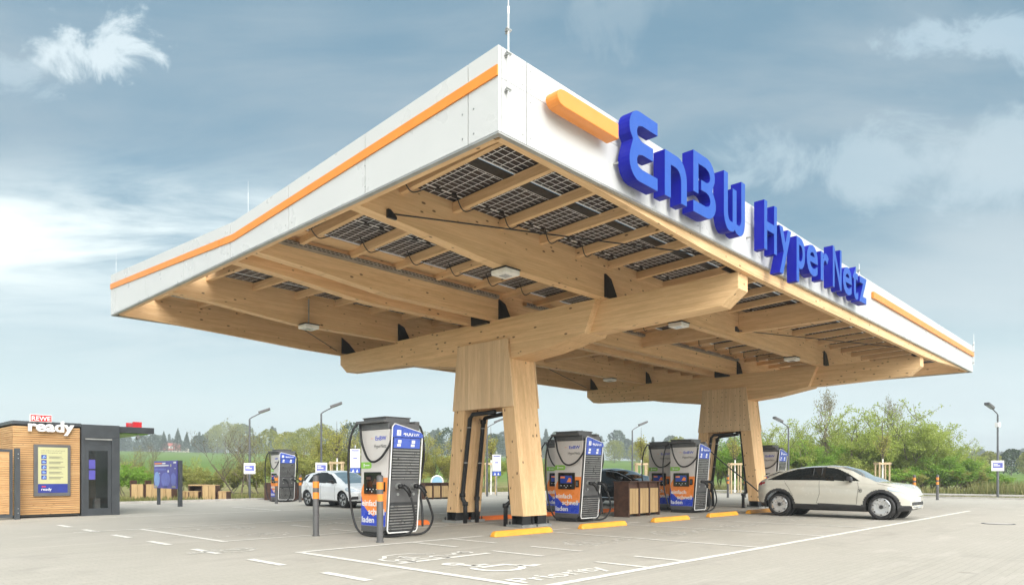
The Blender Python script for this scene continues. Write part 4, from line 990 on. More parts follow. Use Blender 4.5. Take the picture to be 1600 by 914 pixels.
def hoop():
    p = D(683, 46); t = thing('mirror_hoop', 'white tubular hoop holding a pale blue mirror beside the distant bin', 'hoop', (p[0], p[1], 0), R(-44))
    pts = [(-.38, 0, 0), (-.38, 0, .78)] + [(.38 * math.cos(a), 0, .78 + .38 * math.sin(a)) for a in [math.pi - math.pi * i / 12 for i in range(13)]] + [(.38, 0, .78), (.38, 0, 0)]
    b = MB(); b.tube(pts, .05, 10); b.build('hoop_tube', 'white_paint', t, world=False, smooth=True)
    b = MB(); b.prism([(-.33, .15), (.33, .15)] + [(.33 * math.cos(a), .78 + .33 * math.sin(a)) for a in [math.pi * i / 10 for i in range(11)]], 'y', -.01, .01); b.build('panel', 'mirror_blue', t, world=False)
hoop()
def stakes(loc, label, h=2.0, w=.62, tree=True):
    t = thing('staked_tree', label, 'young tree', (loc[0], loc[1], 0), R(-44), 'young trees in timber stakes'); rnd = random.Random(label)
    for dx in (-w / 2, w / 2):
        for dy in (0, .45): b = MB(); b.cyl((dx, dy, 0), (dx, dy, h), .05, n=10); b.build('stake', 'wood_stake', t, world=False)
    b = MB(); b.box(-w / 2 - .08, w / 2 + .08, -.075, -.052, h - .14, h - .02); b.box(-w / 2 - .08, w / 2 + .08, .502, .525, h - .14, h - .02); b.box(-w / 2 - .02, -w / 2 + .02, -.05, .50, h - .12, h - .04); b.box(w / 2 - .02, w / 2 + .02, -.05, .50, h - .12, h - .04); b.build('cross_rail', 'wood_stake', t, world=False)
    if tree:
        b = MB(); b.cyl((0, .22, 0), (.02, .22, h + .2), .055, .045, n=8); b.build('trunk', 'plate_cream', t, world=False)
        b = MB(); lv = []
        for i in range(34):
            z0 = h + .1 + rnd.random() * 1.1; a = rnd.uniform(0, 6.28); l = rnd.uniform(.5, 1.3) * (1 - (z0 - h) / 2.4); p = Vector((.02, .22, z0)); q = p + Vector((math.cos(a) * l * .5, math.sin(a) * l * .5, l * .9)); m_ = p.lerp(q, .5) + Vector((math.cos(a), math.sin(a), 0)) * .08
            b.tube([p, m_, q], .012, 4, [.018, .012, .005])
            for k in range(14): lv.append(p.lerp(q, rnd.uniform(.3, 1.05)) + Vector((rnd.gauss(0, .08), rnd.gauss(0, .08), rnd.gauss(0, .08))))
        b.tube([(.02, .22, h), (.0, .22, h + 2.3)], .02, 5, [.04, .008]); b.build('branches', 'bark', t, world=False)
        b = MB()
        for c_ in lv:
            a = rnd.uniform(0, 6.28); s = rnd.uniform(.03, .06); u_ = Vector((math.cos(a), math.sin(a), rnd.uniform(-.5, .5))) * s; v_ = Vector((-math.sin(a) * .5, math.cos(a) * .5, .8)) * s
            b.add([c_ - u_, c_ - v_, c_ + u_, c_ + v_], [(0, 1, 2, 3)])
        b.build('foliage', 'leaf_yellow', t, world=False)
stakes(D(1382, 42.5), 'young tree tied between pale stakes behind the cream car bonnet')
stakes(D(525, 40), 'young tree tied between pale stakes behind the white hatchback')
stakes(D(1003, 45), 'young tree tied between pale stakes behind the black car')
stakes(D(767, 44), 'young tree tied between pale stakes between the legs of the front column')
stakes(D(1150, 45), 'young tree tied between pale stakes seen through the rear column')

# ------------------------------------------------------------------ kiosk
def kiosk():
    x0, x1, x2, y0 = 4.61, 6.31, 7.36, 23.84; H_ = 2.78; yb = 29.0
    t = thing('kiosk', 'small kiosk shop clad in pale timber slats with a dark grey entrance and flat roof', 'kiosk', (x0, y0, 0)); B = lambda nm, b, m, p=t, **k: b.build(nm, m, p, **k)
    b = MB(); b.box(x0 + .06, x1 - .03, y0 + .06, yb, .04, H_ - .12); B('wall', b, 'seam_dark')
    b = MB(); z = .10
    while z < H_ - .15:
        b.box(x0 + .0, x1 - .032, y0, y0 + .055, z, z + .050); b.box(x0, x0 + .055, y0 + .057, yb, z, z + .050); z += .062
    tag(B('slat_cladding', b, 'cladding_wood'), kind='stuff'); t_cl = b
    b = MB(); b.box(x0 - .03, x1 - .0, y0 - .03, yb, H_ - .10, H_); B('roof', b, 'anthracite', bevel=.01)
    # dark entrance block with an opening
    b = MB(); b.box(x1 + .003, x2, y0 - .04, yb, 2.36, H_ - .02); b.box(x1 + .003, x1 + .10, y0 - .04, y0 + .12, 0, 2.357); b.box(x2 - .22, x2, y0 - .04, y0 + .3, 0, 2.357); b.box(x2 - .06, x2, y0 + .302, yb, 0, 2.357); b.box(x1 + .1, x2 - .22, y0 + .02, y0 + .10, 2.15, 2.357); B('entrance_block', b, 'anthracite', bevel=.006)
    b = MB(); b.box(x1 + .10, x2 - .22, y0 - .055, y0 - .042, 2.30, 2.345); B('door_rail', b, 'galv')
    dx0, dx1 = x1 + .103, x2 - .223
    b = MB(); b.box(dx0, dx0 + .10, y0 + .0, y0 + .045, .0, 2.147); b.box(dx1 - .10, dx1, y0, y0 + .045, 0, 2.147); b.box(dx0 + .1, dx1 - .1, y0, y0 + .045, 0, .22); b.box(dx0 + .1, dx1 - .1, y0, y0 + .045, 1.98, 2.147); d_ = B('door', b, 'anthracite')
    b = MB(); b.box(dx0 + .1, dx1 - .1, y0 + .018, y0 + .024, .22, 1.98); b.build('pane', 'door_glass', d_)
    for z in (1.10, 1.42): b = MB(); b.box(dx0 + .11, dx0 + .28, y0 + .012, y0 + .0165, z, z + .28); b.build('notice', 'poster_purple', d_)
    # a dark grey interior with shelves behind the glass
    b = MB(); b.box(dx0, dx1 + .1, y0 + 1.9, y0 + 1.95, 0, 2.3); b.box(x1 + .11, x2 - .07, y0 + .1, yb, -.0, .02); B('inner_wall', b, 'mid_grey')
    b = MB(); b.box(dx0 + .34, dx0 + .46, y0 + .9, y0 + 1.3, .05, 1.9); b.box(dx0 + .5, dx0 + .6, y0 + 1.1, y0 + 1.5, .05, 2.0); B('shelf', b, 'wood_box')
    b = MB(); b.box(dx0 + .12, dx0 + .22, y0 + .8, y0 + 1.0, .05, 1.3); b.box(dx0 + .4, dx0 + .56, y0 + .5, y0 + .7, .05, .5); B('shelf', b, 'plate_cream')
    # canopy slab with a red box on top
    b = MB(); b.box(x2 + .003, 8.42, y0 + .1, y0 + 3.4, 2.56, H_ - .03); B('porch_roof', b, 'anthracite', bevel=.008)
    b = MB(); b.box(x2 + .003, 8.3, y0 + .3, y0 + 3.2, 2.53, 2.557); B('porch_soffit', b, 'label_green')
    b = MB(); b.tube([(8.0, y0 + .3, 2.53), (8.0, y0 + .3, 2.42), (7.95, y0 + .25, 2.38)], .03, 8); b.box(7.94, 8.06, y0 + .22, y0 + .34, 2.40, 2.46); B('camera', b, 'galv')
    # framed poster
    fx0, fx1, fz0, fz1 = 5.10, 6.02, .62, 2.12
    b = MB(); b.box(fx0, fx1, y0 - .07, y0 - .002, fz0, fz1); f_ = B('poster_frame', b, 'mid_grey', bevel=.008)
    b = MB(); b.box(fx0 + .10, fx1 - .08, y0 - .074, y0 - .071, fz0 + .36, fz1 - .08); b.build('poster', 'poster_cream', f_)
    b = MB(); b.box(fx0 + .10, fx1 - .08, y0 - .074, y0 - .071, fz0 + .10, fz0 + .357); b.build('poster', 'poster_navy', f_)
    b = MB(); yy = y0 - .0745
    put_text(b, 'Lade einfach & schnell auch', (fx0 + .17, yy, fz1 - .19), (1, 0, 0), (0, 0, 1), .032, ext=.0006, off=.004, width=.60); put_text(b, 'deinen Energiekick auf', (fx0 + .17, yy, fz1 - .25), (1, 0, 0), (0, 0, 1), .032, ext=.0006, off=.004, width=.52)
    for k in range(5):
        z = fz1 - .36 - k * .148
        for j, wl in enumerate((.40, .30, .36)): b.box(fx0 + .37, fx0 + .37 + wl * (.8 + .1 * ((k + j) % 3)), yy - .001, yy, z - j * .025, z - j * .025 + (.010 if j else .014))
    b.build('poster_print', 'mid_grey', f_)
    for k in range(5):
        z = fz1 - .42 - k * .148; b = MB(); b.box(fx0 + .18, fx0 + .31, yy - .001, yy, z, z + .12); b.build('icon', 'poster_navy', f_)
        b = MB()
        if k % 2 == 0: b.prism([(fx0 + .21, z + .02), (fx0 + .25, z + .02), (fx0 + .25, z + .06), (fx0 + .29, z + .10), (fx0 + .24, z + .10), (fx0 + .21, z + .06)], 'y', yy - .002, yy - .0012)
        else: b.box(fx0 + .205, fx0 + .26, yy - .002, yy - .0012, z + .03, z + .09)
        b.cyl((fx0 + .275, yy - .0012, z + .05), (fx0 + .275, yy - .002, z + .05), .02, n=10); b.build('icon_mark', 'poster_light', f_)
    b = MB(); put_text(b, 'ready', (fx0 + .18, yy - .001, fz0 + .17), (1, 0, 0), (0, 0, 1), .075, ext=.0006, off=.012, width=.26); b.build('poster_print', 'white_paint', f_)
    b = MB(); b.box(fx0 + .19, fx0 + .29, yy - .002, yy - .0005, fz0 + .265, fz0 + .295); b.build('poster_print', 'sign_red', f_)
    # handles, downpipe, fence post and gate at the left
    b = MB(); b.box(x0 - .045, x0 + .075, y0 - .5, y0 - .38, 0, 1.98); 
    tt = thing('gate', 'dark steel framed gate with timber slats at the left edge beside the kiosk', 'gate', (x0 - .6, y0 - .4, 0)); b.build('gate_post', 'anthracite', tt)
    b = MB()
    for z in (.18, .3, 1.7, 1.82): b.cyl((x0 + .03, y0 - .51, z), (x0 + .03, y0 - .50, z), .014, n=8)
    b.build('bolts', 'galv', tt)
    b = MB(); b.box(x0 - 2.2, x0 - .09, y0 - .46, y0 - .40, 1.88, 1.95); b.box(x0 - .16, x0 - .09, y0 - .46, y0 - .40, 0.06, 1.88); b.box(x0 - 2.2, x0 - .16, y0 - .46, y0 - .40, .06, .14); b.build('gate_frame', 'anthracite', tt)
    b = MB(); z = .16
    while z < 1.85: b.box(x0 - 2.2, x0 - .165, y0 - .44, y0 - .41, z, z + .05); z += .062
    b.build('slats', 'cladding_wood', tt)
kiosk()
def ksign():
    t = thing('shop_sign', 'red and white raised shop sign on the kiosk parapet', 'sign', (4.9, 23.75, 2.4))
    y0, yb = 23.66, 23.76
    b = MB(); b.box(4.98, 5.52, y0, yb, 2.76, 2.97); p = b.build('name_panel', 'white_paint', t, bevel=.004); b = MB(); b.box(4.995, 5.505, y0 - .006, y0 - .001, 2.775, 2.955); b.build('name_field', 'sign_red', p)
    b = MB(); put_text(b, 'REWE', (5.25, y0 - .012, 2.80), (1, 0, 0), (0, 0, 1), .125, 'c', ext=.004, off=.016, width=.46); b.build('name_lettering', 'white_paint', p)
    b = MB(); b.box(5.03, 5.05, yb, yb + .04, 2.70, 2.80); b.box(5.43, 5.45, yb, yb + .04, 2.70, 2.80); b.build('name_panel_stay', 'anthracite', t)
    b = MB(); vs, fs = text_geo('ready', 1., .06, .03); xs = [v[0] for v in vs]; k = 1.14 / (max(xs) - min(xs)); sc = .235 / .55
    b.add([(4.95 + (v[0] - min(xs)) * k, y0 + .05 - v[2] * .8, 2.50 + v[1] * sc) for v in vs], fs); b.build('word_lettering', 'white_paint', t)
ksign()
t = thing('roof_sign', 'small red box sign standing on the flat porch roof of the kiosk', 'sign', (7.8, 24.2, 2.752)); b = MB(); b.box(7.84, 8.10, 24.1, 24.16, 2.752, 2.93); b.box(7.84, 8.10, 24.7, 24.76, 2.752, 2.93); b.build('panel', 'sign_red', t); b = MB(); b.box(7.86, 8.08, 24.2, 24.68, 2.752, 2.90); b.build('box', 'sign_red', t)

# ------------------------------------------------------------------ cars
def interp(tb, x):
    if x <= tb[0][0]: return tb[0][1]
    for (a, p), (b, q) in zip(tb, tb[1:]):
        if x <= b:
            t = (x - a) / (b - a); t = t * t * (3 - 2 * t) * .35 + t * .65; return p + (q - p) * t
    return tb[-1][1]
def inside(poly, x, y):
    c = False; n = len(poly); j = n - 1
    for i in range(n):
        xi, yi = poly[i]; xj, yj = poly[j]
        if (yi > y) != (yj > y) and x < (xj - xi) * (y - yi) / (yj - yi) + xi: c = not c
        j = i
    return c
def make_car(name, label, cat, S_):
    t = thing(name, label, cat, (0, 0, 0)); B = lambda nm, b, m, p=t, **k: b.build(nm, m, p, world=False, **k)
    x0, x1 = S_['x0'], S_['x1']; wb = S_['wb']; wr = S_['wr']; dx = .025; nx = int((x1 - x0) / dx)
    xs = [x0 + (x1 - x0) * i / nx for i in range(nx + 1)]
    n1, n2, n3 = 34, 22, 10
    def end(x):   # plan taper at nose and tail
        a = min(1, (x1 - x) / .62); b_ = min(1, (x - x0) / .42); a = max(a, 0); b_ = max(b_, 0)
        return (1 - .32 * (1 - a) ** 2.2) * (1 - .20 * (1 - b_) ** 2.2)
    def sect(x):
        zb = interp(S_['bot'], x); zs = interp(S_['belt'], x); zt = interp(S_['top'], x); W_ = S_['w'] * end(x); rw = interp(S_['roofw'], x) * W_
        zs = min(zs, zt - .02); pts = [(0, zb), (W_ - .12, zb)]
        for i in range(n1 + 1):
            k = i / n1; z = zb + .03 + (zs - zb - .03) * k
            bul = 1 - .055 * abs(k - .55) ** 1.6 / .55 ** 1.6 + .010 * math.exp(-((k - .86) / .06) ** 2) - .012 * math.exp(-((k - .30) / .16) ** 2) - (.05 * max(0, .12 - k) / .12)
            pts.append((W_ * bul - (.02 if k > .97 else 0), z))
        ys = pts[-1][0]; ze = zt - .055 * min(1, (zt - zs) / .3)
        for i in range(1, n2 + 1):
            k = i / n2; pts.append((ys + (rw - ys) * (k ** 1.25), zs + (ze - zs) * (1 - (1 - k) ** 1.12)))
        for i in range(1, n3 + 1):
            k = i / n3; pts.append((rw * (1 - k), ze + (zt - ze) * (1 - (1 - k) ** 2)))
        return pts
    rows = [sect(x) for x in xs]; m = len(rows[0]); V = []; idx = {}
    for i, r in enumerate(rows):
        for j, (y, z) in enumerate(r):
            idx[i, j, 1] = len(V); V.append((xs[i], y, z))
            if y < 1e-6: idx[i, j, -1] = idx[i, j, 1]
            else: idx[i, j, -1] = len(V); V.append((xs[i], -y, z))
    groups = {}
    def classify(x, y, z, j):
        for ax in (0, wb):
            d = math.hypot(x - ax, z - wr)
            if d < wr + .045 and abs(y) > .3 and j < n1: return None
            if S_.get('clad') and d < wr + .125 and j < n1 and z < .98: return 'cladding'
        if z < S_['sill'] and j <= n1 + 2 and j > 0: return 'cladding' if S_.get('clad') or z < S_['sill'] else 'body'
        if j == 0: return 'cladding'
        for nm, poly in S_['side']:
            if j > 6 and inside(poly, x, z): return nm
        for nm, a, b_, k in S_['over']:
            w_ = S_['w'] * interp(S_['roofw'], x)
            if a < x < b_ and abs(y) < w_ * k and j > n1 + 2: return nm
        return 'body'
    for i in range(nx):
        for j in range(m - 1):
            for s in (1, -1):
                q = [idx[i, j, s], idx[i + 1, j, s], idx[i + 1, j + 1, s], idx[i, j + 1, s]]
                q = [v for k, v in enumerate(q) if v not in q[:k]]
                if len(q) < 3: continue
                c = [sum(V[v][a] for v in q) / len(q) for a in range(3)]; g = classify(*c, j)
                if g in ('side_window', 'headlight', 'tail_light', 'rear_window') and j < n1 + n2: g = g + ('.' if s > 0 else ',')
                if g: groups.setdefault(g, []).append(q if s > 0 else q[::-1])
    for i, sgn in ((0, 1), (nx, -1)):
        loop = [idx[i, j, 1] for j in range(m)] + [idx[i, j, -1] for j in range(m - 2, 0, -1)]
        groups.setdefault('body', []).append(loop)
    mats = {'body': S_['paint'], 'cladding': 'car_clad', 'side_window': 'car_glass', 'windscreen': S_.get('screen', 'car_screen_glass'), 'rear_window': 'car_glass', 'headlight': 'lamp_glass', 'tail_light': 'tail_red', 'grille': 'car_clad', 'roof_panel': S_.get('roofmat', S_['paint']), 'rear_door_glass': 'car_glass', 'badge': 'car_clad'}
    for g, fs in groups.items():
        used = sorted({v for f in fs for v in f}); mp = {v: k for k, v in enumerate(used)}
        b = MB(); b.smooth = True; b.add([V[v] for v in used], [[mp[v] for v in f] for f in fs]); g = g.strip('.,'); B(g, b, mats[g])
    def ysurf(x, z):
        r = sect(x); best = min(range(2, n1 + n2 + 2), key=lambda j: abs(r[j][1] - z)); return r[best][0]
    # shut lines, door handles
    for s in (-1, 1):
        for ln in S_['seams']:
            pts = []
            for (a, b2), (c_, d) in zip(ln, ln[1:]):
                for k in range(9): x = a + (c_ - a) * k / 8; z = b2 + (d - b2) * k / 8; pts.append((x, s * (ysurf(x, z) + .0), z))
            b = MB(); b.tube(pts, .006, 4); B('shut_line', b, 'seam_dark')
        for (a, z) in S_['handles']:
            b = MB(); y = ysurf(a, z) + .004; b.box(a - .10, a + .10, s * y if s > 0 else -y - .015, s * y + .015 if s > 0 else -y, z - .014, z + .014); B('door_handle', b, S_['paint'], bevel=.004)
        mx, mz = S_['mirror']; y = ysurf(mx, mz) ; b = MB(); yy = s * (y + .12)
        b.add([(mx - .02, yy - .10, mz + .02), (mx + .12, yy - .09, mz + .03), (mx + .12, yy + .09, mz + .03), (mx - .02, yy + .10, mz + .02), (mx - .01, yy - .10, mz + .15), (mx + .09, yy - .09, mz + .14), (mx + .09, yy + .09, mz + .14), (mx - .01, yy + .10, mz + .15)], [(0, 3, 2, 1), (4, 5, 6, 7), (0, 1, 5, 4), (1, 2, 6, 5), (2, 3, 7, 6), (3, 0, 4, 7)])
        b.box(mx + .02, mx + .08, min(s * y * .97, yy), max(s * y * .97, yy), mz - .02, mz + .03); B('wing_mirror', b, S_.get('mirrorpaint', 'car_clad'), bevel=.02)
        for ax in (0, wb):
            # wheels: tyre, rim face with openings, hub cap
            w0 = S_['w'] * .985; w1 = w0 - .23; cy = s
            wh = bpy.data.objects.new('wheel', None); COL.objects.link(wh); wh.parent = t; wh.location = (ax, s * (w0 - .02), wr)
            b = MB(); n = 36; prof = [(-.23, wr - .13), (-.23, wr - .035), (-.20, wr - .004), (-.16, wr), (-.06, wr), (-.02, wr - .008), (.0, wr - .04), (-.004, wr - .085), (-.02, wr - .105), (-.06, wr - .12)]
            vs = [(r * math.cos(2 * math.pi * k / n), s * d, r * math.sin(2 * math.pi * k / n)) for d, r in prof for k in range(n)]; b.smooth = True
            b.add(vs, [[a * n + k, a * n + (k + 1) % n, (a + 1) * n + (k + 1) % n, (a + 1) * n + k] for a in range(len(prof) - 1) for k in range(n)]); b.build('tyre', 'rubber', wh, world=False)
            b = MB(); R1 = wr - .098; disc = [(-.035, R1), (-.02, R1 - .012), (-.024, R1 * .72), (-.034, R1 * .35), (-.03, .0)]
            vs = [(r * math.cos(2 * math.pi * k / n), s * d, r * math.sin(2 * math.pi * k / n)) for d, r in disc[:-1] for k in range(n)] + [(0, s * disc[-1][0], 0)]; L_ = len(disc) - 1
            b.smooth = True; b.add(vs, [[a * n + k, a * n + (k + 1) % n, (a + 1) * n + (k + 1) % n, (a + 1) * n + k] for a in range(L_ - 1) for k in range(n)] + [[(L_ - 1) * n + k, (L_ - 1) * n + (k + 1) % n, L_ * n] for k in range(n)])
            rim = b.build('rim', 'wheel_silver', wh, world=False)
            b = MB(); na, style = S_['rim']
            for k in range(na):
                a = 2 * math.pi * (k + .25) / na
                if style == 'notch':
                    q = [(.76, -.05), (.80, -.10), (.90, -.11), (.90, .11), (.80, .10), (.76, .05)]
                elif style == 'slot': q = [(.30, -.30), (.86, -.42), (.90, -.2), (.90, .2), (.86, .42 * .5), (.34, .05)]
                else: q = [(.28, -.16), (.88, -.26), (.92, 0), (.88, .26), (.28, .16)]
                ys = s * (-.016 if style != 'notch' else -.016)
                b.add([(R1 * rr * math.cos(a + da), ys, R1 * rr * math.sin(a + da)) for rr, da in q], [list(range(len(q)))])
            b.build('rim_openings', 'rubber', rim, world=False)
            b = MB(); b.cyl((0, s * -.032, 0), (0, s * -.012, 0), .055, n=18); b.build('hub_cap', 'car_clad', rim, world=False)
            b = MB(); b.cyl((ax, s * .40, wr), (ax, s * (w0 - .26), wr), wr + .05, n=30); B('wheel_well', b, 'rubber')
    b = MB(); b.box(x0 + .5, x1 - .5, -.62, .62, .20, .42); B('underbody', b, 'rubber')
    # cabin: seats and a dark floor seen through the glass
    for nm, fn in S_.get('extras', []):
        fn(t, B)
    return t
def cross_extras(t, B):
    for s in (-1, 1):
        b = MB(); b.cyl((2.30, s * .915, .80), (2.30, s * .925, .80), .055, n=20); r = B('badge', b, 'seam_dark'); b = MB(); b.cyl((2.30, s * .926, .80), (2.30, s * .928, .80), .042, n=20); b.build('badge_ring', 'cream_paint', r, world=False)
        b = MB(); b.cyl((2.30, s * .929, .80), (2.30, s * .930, .80), .026, n=20); b.build('badge_mark', 'seam_dark', r, world=False)
    b = MB(); b.box(3.50, 3.535, -.26, .26, .50, .62); B('number_plate', b, 'white_paint')
    b = MB(); b.tube([(3.24, -.78, .62), (3.40, -.68, .60), (3.50, -.50, .38), (3.54, 0, .34), (3.50, .50, .38), (3.40, .68, .60), (3.24, .78, .62)], .026, 8); B('bumper_trim', b, 'wheel_silver', smooth=True)
    b = MB(); b.box(3.40, 3.525, -.58, .58, .40, .50); B('air_intake', b, 'car_clad', bevel=.02)
    b = MB(); b.tube([(.45, -.40, 1.535), (1.0, -.42, 1.56)], .03, 6); b.box(.15, .45, -.20, .20, 1.47, 1.50); 
    b = MB(); b.add([(-.62, -.55, 1.21), (-.62, .55, 1.21), (-.10, .58, 1.38), (-.10, -.58, 1.38), (-.60, -.55, 1.185), (-.60, .55, 1.185), (-.10, .58, 1.35), (-.10, -.58, 1.35)], [(0, 1, 2, 3), (7, 6, 5, 4), (0, 4, 5, 1), (1, 5, 6, 2), (2, 6, 7, 3), (3, 7, 4, 0)]); B('tail_spoiler', b, 'cream_paint')
car1 = make_car('parked_car', 'cream crossover with black wheel arches charging beside the rear column', 'car', dict(x0=-.72, x1=3.52, wb=2.83, wr=.355, w=.925, sill=.40, clad=True, paint='cream_paint',
    bot=[(-.76, .42), (-.5, .26), (3.2, .22), (3.66, .34)],
    belt=[(-.76, .98), (-.4, 1.07), (1.2, 1.06), (2.3, 1.00), (2.9, .96), (3.3, .90), (3.52, .68)],
    top=[(-.72, .98), (-.66, 1.08), (-.50, 1.15), (-.36, 1.23), (-.12, 1.355), (.2, 1.44), (.5, 1.485), (.9, 1.515), (1.3, 1.525), (1.65, 1.50), (1.95, 1.42), (2.35, 1.21), (2.70, 1.05), (3.0, 1.02), (3.2, .985), (3.35, .935), (3.46, .85), (3.52, .72)],
    roofw=[(-.76, .80), (-.3, .66), (.4, .64), (1.5, .64), (2.2, .70), (2.7, .84), (3.3, .80), (3.66, .7)],
    side=[('side_window', [(-.38, 1.085), (-.15, 1.20), (.10, 1.31), (.45, 1.41), (.9, 1.465), (1.3, 1.465), (1.62, 1.42), (1.95, 1.27), (2.27, 1.065), (1.2, 1.075)]),
          ('headlight', [(2.98, .86), (3.04, .90), (3.32, .87), (3.46, .80), (3.24, .77), (3.06, .80)]), ('tail_light', [(-.76, .92), (-.76, 1.0), (-.42, 1.03), (-.46, .97), (-.60, .92)])],
    over=[('windscreen', 1.72, 2.66, .93), ('rear_window', -.52, -.05, .90)], seams=[[(1.18, 1.06), (1.20, .70), (1.10, .42)], [(2.22, 1.03), (2.26, .9), (2.20, .42)], [(.15, 1.06), (.30, .85), (.42, .62)], [(1.10, .42), (2.20, .40)], [(2.72, 1.0), (3.05, .93), (3.38, .84)]], handles=[],
    mirror=(2.0, 1.05), rim=(7, 'notch'), extras=[('x', cross_extras)]))
car1.location = (21.78, 8.68, 0); car1.rotation_euler = (0, 0, R(-90))
b = MB()
for xx in (.98, 1.22): b.tube([(xx - .02, -.83, 1.08), (xx + .0, -.70, 1.44)], .012, 6)
b.build('window_pillar', 'black_steel', car1, world=False)
def comp_extras(t, B):
    b = MB(); b.box(3.44, 3.48, -.26, .26, .46, .57); B('number_plate', b, 'white_paint')
    b = MB(); b.tube([(3.44, -.6, .36), (3.50, 0, .34), (3.44, .6, .36)], .05, 8); B('air_intake', b, 'car_clad')
car2 = make_car('parked_car', 'white hatchback with its tailgate side charging flap open, left behind the nearest charger', 'car', dict(x0=-.72, x1=3.54, wb=2.77, wr=.345, w=.905, sill=.30, clad=False, paint='car_white',
    bot=[(-.72, .36), (-.4, .24), (3.1, .22), (3.54, .30)],
    belt=[(-.72, .95), (0, 1.03), (1.2, 1.0), (2.3, .96), (3.0, .86), (3.54, .62)],
    top=[(-.72, 1.02), (-.60, 1.22), (-.40, 1.42), (0, 1.51), (.6, 1.57), (1.2, 1.565), (1.6, 1.50), (2.1, 1.30), (2.5, 1.12), (2.80, .99), (3.1, .93), (3.35, .85), (3.54, .68)],
    roofw=[(-.72, .8), (0, .66), (1.5, .65), (2.2, .72), (2.8, .84), (3.54, .7)],
    side=[('side_window', [(.05, 1.05), (.2, 1.38), (.6, 1.47), (1.2, 1.47), (1.6, 1.40), (2.0, 1.20), (2.3, 1.02), (1.2, 1.03)]), ('rear_window', [(-.5, 1.12), (-.3, 1.36), (-.1, 1.40), (-.25, 1.10)]),
          ('headlight', [(2.98, .80), (3.05, .86), (3.3, .80), (3.5, .70), (3.3, .66), (3.05, .72)]), ('tail_light', [(-.72, .85), (-.7, 1.0), (-.45, 1.02), (-.5, .88)]), ('cladding', [(3.2, .34), (3.54, .34), (3.54, .50), (3.35, .48)])],
    over=[('windscreen', 1.62, 2.72, .93), ('rear_window', -.66, -.30, .88)], seams=[[(1.15, 1.0), (1.15, .6), (1.1, .34)], [(2.2, .98), (2.25, .8), (2.18, .34)], [(.05, 1.0), (.28, .8), (.4, .5)]], handles=[(.35, .88), (1.38, .88)],
    mirror=(2.02, 1.02), rim=(5, 'slot'), extras=[('x', comp_extras)]))
car2.location = (15.28, 24.95, 0); car2.rotation_euler = (0, 0, R(-90)); car2.scale = (.9, .9, .9)
b = MB(); b.box(-.12, .10, -.97, -.915, .86, 1.06); b.build('charging_flap', 'car_white', car2, world=False, bevel=.01)
def limo_extras(t, B):
    for s in (-1, 1):
        b = MB(); b.tube([(-.35, s * .80, 1.07), (.1, s * .76, 1.24), (.7, s * .70, 1.385), (1.4, s * .68, 1.41), (2.0, s * .70, 1.34), (2.5, s * .77, 1.17), (2.80, s * .84, 1.03)], .012, 6); B('window_chrome', b, 'chrome', smooth=True)
        b = MB(); b.tube([(.45, s * .945, .34), (2.75, s * .945, .32)], .02, 6); B('sill_chrome', b, 'chrome')
        b = MB(); b.tube([(3.6, s * .82, .30), (4.0, s * .66, .28)], .022, 6); B('bumper_chrome', b, 'chrome')
    b = MB()
    for z in (.42, .50, .58, .66): b.tube([(3.90, -.62, z), (4.03, -.40, z), (4.08, 0, z), (4.03, .40, z), (3.90, .62, z)], .012, 6)
    tag(B('grille_bars', b, 'chrome'), kind='stuff')
car3 = make_car('parked_car', 'black fastback saloon with chrome window arc, behind the brown triple bin', 'car', dict(x0=-1.0, x1=4.12, wb=3.2, wr=.37, w=.955, sill=.30, clad=False, paint='car_black', screen='car_glass', roofmat='car_black',
    bot=[(-1.0, .40), (-.6, .24), (3.6, .20), (4.12, .30)],
    belt=[(-1.0, .98), (0, 1.05), (1.5, 1.02), (2.8, .98), (3.6, .84), (4.12, .60)],
    top=[(-1.0, 1.06), (-.7, 1.14), (-.2, 1.29), (.4, 1.43), (1.0, 1.50), (1.5, 1.505), (1.9, 1.45), (2.4, 1.28), (2.9, 1.08), (3.1, 1.02), (3.5, .94), (3.9, .80), (4.12, .64)],
    roofw=[(-1.0, .8), (-.2, .68), (.8, .64), (1.8, .65), (2.6, .76), (3.1, .84), (4.12, .7)],
    side=[('side_window', [(-.3, 1.08), (.1, 1.21), (.7, 1.355), (1.4, 1.385), (1.95, 1.32), (2.4, 1.17), (2.72, 1.02), (1.5, 1.05)]), ('headlight', [(3.55, .78), (3.62, .83), (3.9, .74), (4.08, .60), (3.85, .62)])],
    over=[('windscreen', 1.9, 3.0, .93), ('rear_window', -.6, .25, .88), ('roof_panel', .4, 1.75, .86)], seams=[[(1.35, 1.02), (1.36, .6), (1.3, .34)], [(2.6, .98), (2.65, .8), (2.55, .34)]], handles=[(.35, .86), (1.65, .86)],
    mirror=(2.35, 1.02), mirrorpaint='car_black', rim=(5, 'spoke'), extras=[('x', limo_extras)]))
car3.location = (23.80, 18.15, 0); car3.rotation_euler = (0, 0, R(-90))
b = MB(); b.tube([(1.30, -.80, 1.03), (1.18, -.66, 1.40)], .02, 6); b.build('window_pillar', 'chrome', car3, world=False)

